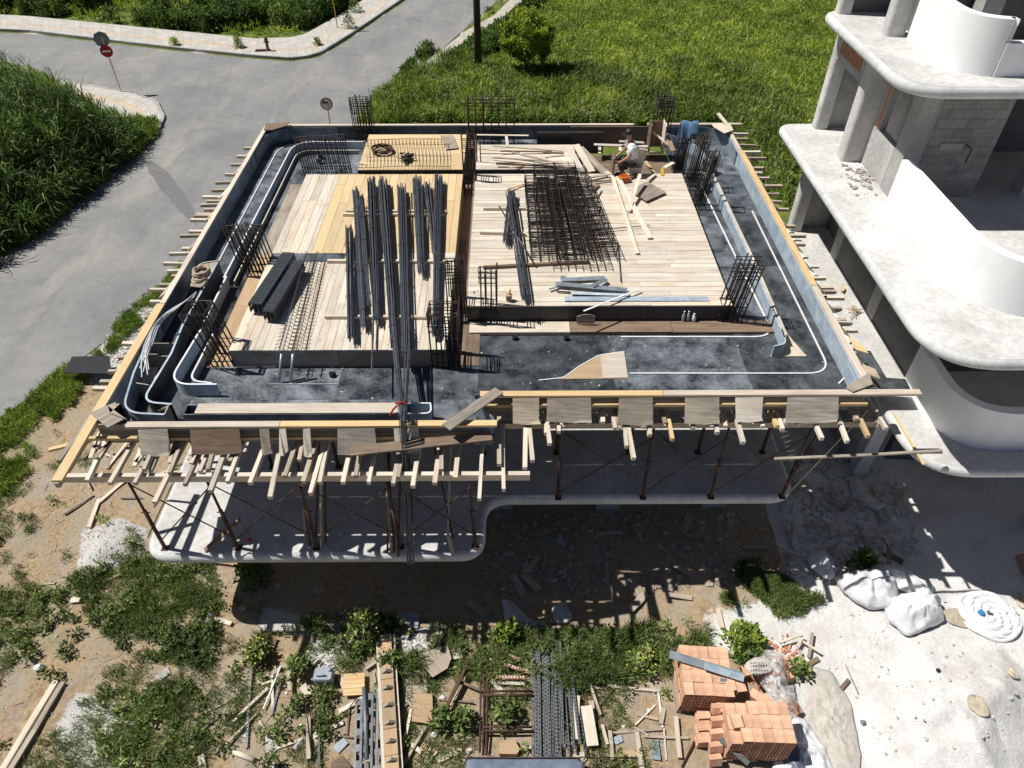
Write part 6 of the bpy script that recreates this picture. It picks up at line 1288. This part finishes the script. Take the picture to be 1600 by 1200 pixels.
def brick(x,y,z,rz,label,grp,rx=0,ry=0,mat=None):
    o=bp if first[0] else bp.copy()
    if not first[0]: COL.objects.link(o)
    first[0]=False
    o.location=(x,y,z); o.rotation_euler=(rx,ry,rz); tag(o,label,'brick',grp); return o
def stack(u,v,nx_,ny_,nz,rz,tilt,label,grp,step=0,shell=True):
    p=gp(u,v); ca,sa=math.cos(rz),math.sin(rz)
    for k in range(nz):
        for i in range(nx_):
            for j in range(ny_):
                if shell and 0<i<nx_-1 and 0<j<ny_-1 and k<nz-1: continue
                if k==nz-1 and step and i<step and random.random()<.8: continue
                x=(i-(nx_-1)/2)*(BW+.004)+random.gauss(0,.003)+tilt[0]*k; y=(j-(ny_-1)/2)*(BL+.006)+random.gauss(0,.003)+tilt[1]*k
                brick(p.x+ca*x-sa*y,p.y+sa*x+ca*y,.14+k*(BH+.003),rz+math.pi/2+random.gauss(0,.012),label,grp)
    b=MB()
    for dx in (-.45,0,.45): b.box((p.x+ca*dx,p.y+sa*dx,.07),(.1,BL*ny_,.1),rz)
    for j in range(5): dy=(j-2)*BL*ny_/5; b.box((p.x-sa*dy,p.y+ca*dy,.128),(BW*nx_,.09,.02),rz)
    return b
b=stack(1090,1078,5,4,6,-.06,(0.004,0),'hollow clay brick packed in the rear left brick stack','bricks in the rear left stack'); tag(b.build('pallet',M['oldwood']),'wooden pallet under the rear left brick stack','pallet')
b=stack(1170,1160,6,3,7,-.04,(0,0),'hollow clay brick packed in the front right brick stack','bricks in the front right stack',2); tag(b.build('pallet',M['oldwood']),'wooden pallet under the front right brick stack','pallet')
for i,(u,v,dz,rz,rx) in enumerate([(1155,1075,.75,.1,.0),(1140,1073,.76,.0,0),(1128,1105,.5,.2,0),(1168,1130,.86,.05,0),(1192,1118,.86,-.2,0),(1150,1130,.86,.1,0),(1205,1150,.7,.3,0.3),(1185,1062,.25,.5,.1),(1202,1075,.2,.9,.5),(1225,1095,.05,1.2,0),(1240,1110,.05,.4,.6),(1228,1060,.05,1.8,.2),(1215,1135,.3,.2,.3),(1222,1155,.1,1.,0),(1240,1175,.05,.5,0),(1196,1098,.6,.4,0),(1180,1090,.62,.9,0),(1165,1050,.1,.2,0),(1265,1192,.05,1.3,0),(1226,1040,.06,.7,.3)]):
    p=gp(u,v); hh=p.z+dz
    q=P(u,v,H-hh); brick(q.x,q.y,hh,rz+1.57,'loose hollow brick tumbled around the two brick stacks','loose bricks around the stacks',rx)
for i in range(3):
    for j in range(2):
        q=gp(1095+j*1,1125+i*18); brick(q.x+j*.0,q.y,q.z+.03+j*(BH+.01),0.05,'brick with open holes in the small column left of the front stack','bricks in the small column')
for k in range(5): q=gp(1112,1190-k*17); brick(q.x,q.y,.2+.14*k*.6,.1,'brick with open holes at the left face of the front stack','bricks at the left face of the front stack',1.2)
# slabs of metal on stack
tz=.14+6*(BH+.003)
def on(u,v,z): return P(u,v,H-z)
timber(on(1046,1022,tz+.08),on(1160,1057,tz+.02),.17,.02,'galv','long galvanised strip slanting across the rear left brick stack',name='metal_strip',cat='metal strip')
timber(on(1100,1040,tz+.11),on(1162,1060,tz+.05),.15,.02,'bluestrip','shorter pale strip lying on the end of the long galvanised strip',name='metal_strip',cat='metal strip')
timber(on(1130,1060,tz+.02),on(1131,1080,tz-.1),.12,.02,'galv','strip end hanging down between the brick stacks',name='metal_strip',cat='metal strip')
timber(gp(1118,1170,.5),gp(1160,1210,.5),.1,.03,'darkgalv','grey strip leaning at the bottom of the front brick stack',name='metal_strip',cat='metal strip')
# draped sheets
def sheetobj(px,z0,amp,mat,name,label,cat,n=26,sc=.35,seed=0,th=.01,par=None,flat=False):
    poly=G(*px) if z0 is None else [P(u,v,H-z0) for u,v in px]; bd_=rounded(poly,.12,True,3); den=[]
    for i in range(len(bd_)):
        p0,p1=bd_[i],bd_[(i+1)%len(bd_)]; k_=max(1,int((p1-p0).length/.06)); den+=[p0+(p1-p0)*j/k_ for j in range(k_)]
    cx=sum(p.x for p in den)/len(den); cy=sum(p.y for p in den)/len(den); K=len(den); m=MB(); xs=[];ys=[];ds=[]
    for r_ in range(n//2+1):
        f=1-r_/(n//2)*.98
        for q in den:
            wob=1+.03*mnoise.noise(Vector((q.x*4,q.y*4,seed))) ; xs.append(cx+(q.x-cx)*f*wob); ys.append(cy+(q.y-cy)*f*wob)
    xs=np.array(xs);ys=np.array(ys); sd=sdist(xs,ys,poly)
    zz=(np.zeros_like(xs) if z0 is not None else zg(xs,ys))+(z0 or 0); dep=np.clip(-sd/.35,0,1)**.6
    rid=1-np.abs(fbm(xs,ys,sc,seed,3)*2-1); fine=fbm(xs,ys,sc*.3,seed+5,2)
    zz=zz+.02+dep*amp*(.25+1.1*rid**1.5)+fine*amp*.22; vs=[(xs[i],ys[i],zz[i]) for i in range(len(xs))]
    fs=[(r_*K+i,r_*K+(i+1)%K,(r_+1)*K+(i+1)%K,(r_+1)*K+i) for r_ in range(n//2) for i in range(K)]
    m.add(vs,fs,.6,None,True); o=m.build(name,M[mat],par); o.data.validate(); s_=o.modifiers.new('t','SOLIDIFY'); s_.thickness=th; return tag(o,label,cat)
for i,(px,amp,l) in enumerate([([(1258,872),(1285,862),(1302,880),(1306,905),(1290,910),(1265,890)],.3,'leftmost white sack, partly in shadow beside the dark shrub'),([(1300,905),(1345,893),(1392,900),(1400,935),(1388,958),(1350,955),(1315,930)],.38,'long white woven sack in the middle of the sack row'),([(1375,945),(1440,925),(1465,945),(1472,975),(1440,990),(1415,998),(1385,975)],.42,'large crumpled white sack at the right end of the sack row'),([(1340,885),(1400,888),(1460,920),(1450,940),(1400,925),(1350,905)],.25,'flat white sack behind the sack row')]): sheetobj(px,None,amp,'sack','white_sack',l,'sack',24,.42,i*7)
p=gp(1544,963); t=thing('white_roll','big flat white coil of plastic sheeting on the dust','coil',p)
for k in range(9):
    m=MB(); r_=.12+.062*k; m.tube([p+Vector((math.cos(j*6.283/30)*r_*(1+.05*math.sin(j*1.1+k)),math.sin(j*6.283/30)*r_*.95,.10+.03*math.sin(j*.9+k*2)-.006*k)) for j in range(31)],.05,8); m.build('sheet_fold',M['sack'],t)
b=MB(); b.box(p+Vector((-.22,.0,.18)),(.1,.12,.06),.3); tag(b.build('blue_cup',M['bluepl']),'small blue plastic piece lying on the white coil','cup')
sheetobj([(1170,1045),(1195,1018),(1222,1022),(1228,1070),(1240,1105),(1218,1125),(1195,1080)],.35,.3,'clearfilm','clear_wrap','clear plastic wrap hanging over the bricks between the stacks','plastic wrap',34,.25,3)
sheetobj([(1160,1040),(1180,1028),(1205,1030),(1208,1050),(1175,1058)],.62,.08,'paper','paper_sack','printed paper cement sack on the clear wrap','sack',20,.3,9)
for k in range(4):
    a=on(1172+k*7,1036,.73+.02); timber(a,a+Vector((.015,.13,.0)),.02,.006,'greymetal','dark print stripe on the paper cement sack','print') if False else None
sheetobj([(1228,1110),(1262,1130),(1290,1170),(1310,1230),(1200,1230),(1215,1160)],None,.2,'sack','white_tarp','white tarp spilling from the front brick stack to the bottom edge','tarp',34,.35,13)
sheetobj([(1222,1155),(1250,1165),(1262,1225),(1222,1225)],.12,.2,'tarp','grey_tarp','dark grey tarp in the shade right of the front brick stack','tarp',20,.3,14)
sheetobj([(1255,1040),(1300,1050),(1330,1100),(1345,1180),(1340,1230),(1290,1200),(1262,1120)],None,.06,'paper','beige_sheet','dusty beige sheet half buried in the white dust','sheet',44,.22,17)
sheetobj([(730,1184),(905,1184),(925,1225),(720,1225)],.32,.05,'tarp','blue_grey_tarp','stretched glossy blue grey tarp at the bottom edge','tarp',40,.5,19)
rod(on(722,1184,.4),on(995,1184,.4),.012,'thin rusty bar along the top edge of the stretched tarp','rust','thin_bar','bar',None); rod(on(905,1184,.4),gp(895,1235,.1),.012,'rusty bar at the right side of the stretched tarp','rust','thin_bar','bar',None); rod(on(905,1215,.4),on(918,1168,.45),.012,'rusty bar slanting up past the right tarp corner','rust','thin_bar','bar',None)
for i,(px,mt,l) in enumerate(RAGS): sheetobj(px,None,.05,'ragcloth','rag',l,'rag',22,.11,60+i,.006)
sheetobj([(783,935),(800,940),(830,970),(860,975),(830,985),(790,975)],None,.12,'poly','plastic_sheet','crumpled pale plastic sheet in the edge of the slab shadow','plastic sheet',24,.25,23)
sheetobj([(862,950),(880,940),(895,965),(885,978),(865,975)],None,.2,'poly','plastic_bag','pale plastic bag half in the slab shadow','bag',20,.25,29)
sheetobj([(1325,745),(1340,740),(1360,775),(1390,790),(1370,800),(1330,775)],None,.14,'poly','plastic_sheet','torn plastic sheet over the shaded rubble','plastic sheet',20,.25,31)
sheetobj([(1585,870),(1610,868),(1630,905),(1605,915)],None,.25,'brick','clay_pile','edge of a clay tile pile at the right border','tile pile',10,.3,37)
gply([(110,600),(122,575),(180,574),(183,602)],'dark','black panel lying on the bank outside the left front corner',dz=.45,cat='panel',name='black_panel',th=.02)

for i in range(75):
    u=random.uniform(400,1060); v=random.uniform(1035,1200)
    if 735<u<900 and random.random()<.7: continue
    a=random.random()*6.28; l=random.uniform(.15,.75); p=gp(u,v,.03); timber(p,p+Vector((math.cos(a)*l,math.sin(a)*l,.02)),random.choice([.03,.05,.05,.09]),.02,random.choice(['oldwood','palewood','palewood','greyply','brownwood']),'one of the many small laths and offcuts littering the ground before the building','lath','small laths and offcuts before the building','lath')
for i in range(22):
    u=random.uniform(110,330); v=random.uniform(725,790) if i<12 else random.uniform(690,760); a=random.random()*6.28; l=random.uniform(.3,1.1); p=gp(u,v,.04); timber(p,p+Vector((math.cos(a)*l,math.sin(a)*l,.03)),random.choice([.04,.07,.1]),.025,random.choice(['oldwood','palewood','greyply']),'one of the scrap boards on the soil below the front left corner of the deck','board','scrap boards below the front left corner','board')
for i in range(14):
    u=random.uniform(130,330); v=random.uniform(700,730); p=P(u,v,H-zj-.08); a=random.gauss(1.45,.35); l=random.uniform(.4,1.0); timber(p,p+Vector((math.cos(a)*l,math.sin(a)*l,0)),.07,.035,random.choice(['oldwood','palewood']),'one of the loose short laths lying on the joists at the front left corner','lath','loose laths on the front left joists','lath')

c=[]
m=MB()
for i in range(760):
    if i<600: x,y,z=random.uniform(-5.6,4.8),random.uniform(11.5,19),ZB+.002
    else: x,y,z=random.uniform(-6,6.6),random.uniform(9.6,12.2),ZL+.002
    if -1.3<x<-.9 or (x>-.95 and y<12.9 and i<600): continue
    s_=random.uniform(.006,.02); m.box((x,y,z+s_*.15),(s_*random.uniform(1,3.5),s_,s_*.3),random.random()*3)
tag(m.build('wood_chips',M['palewood']),'sawdust chips and splinters scattered over the formwork deck','wood chips',kind='stuff')

ps=bpy.data.objects.get('paper_sack')
if ps:
    for k in range(3):
        m=MB(); 
        for j in range(6):
            q=P(1174+j*4.2,1036+k*6,H-.80); m.box(q,(.035*random.uniform(.5,1),.035,.004),.15)
        m.build('print_line',M['greymetal'],ps)
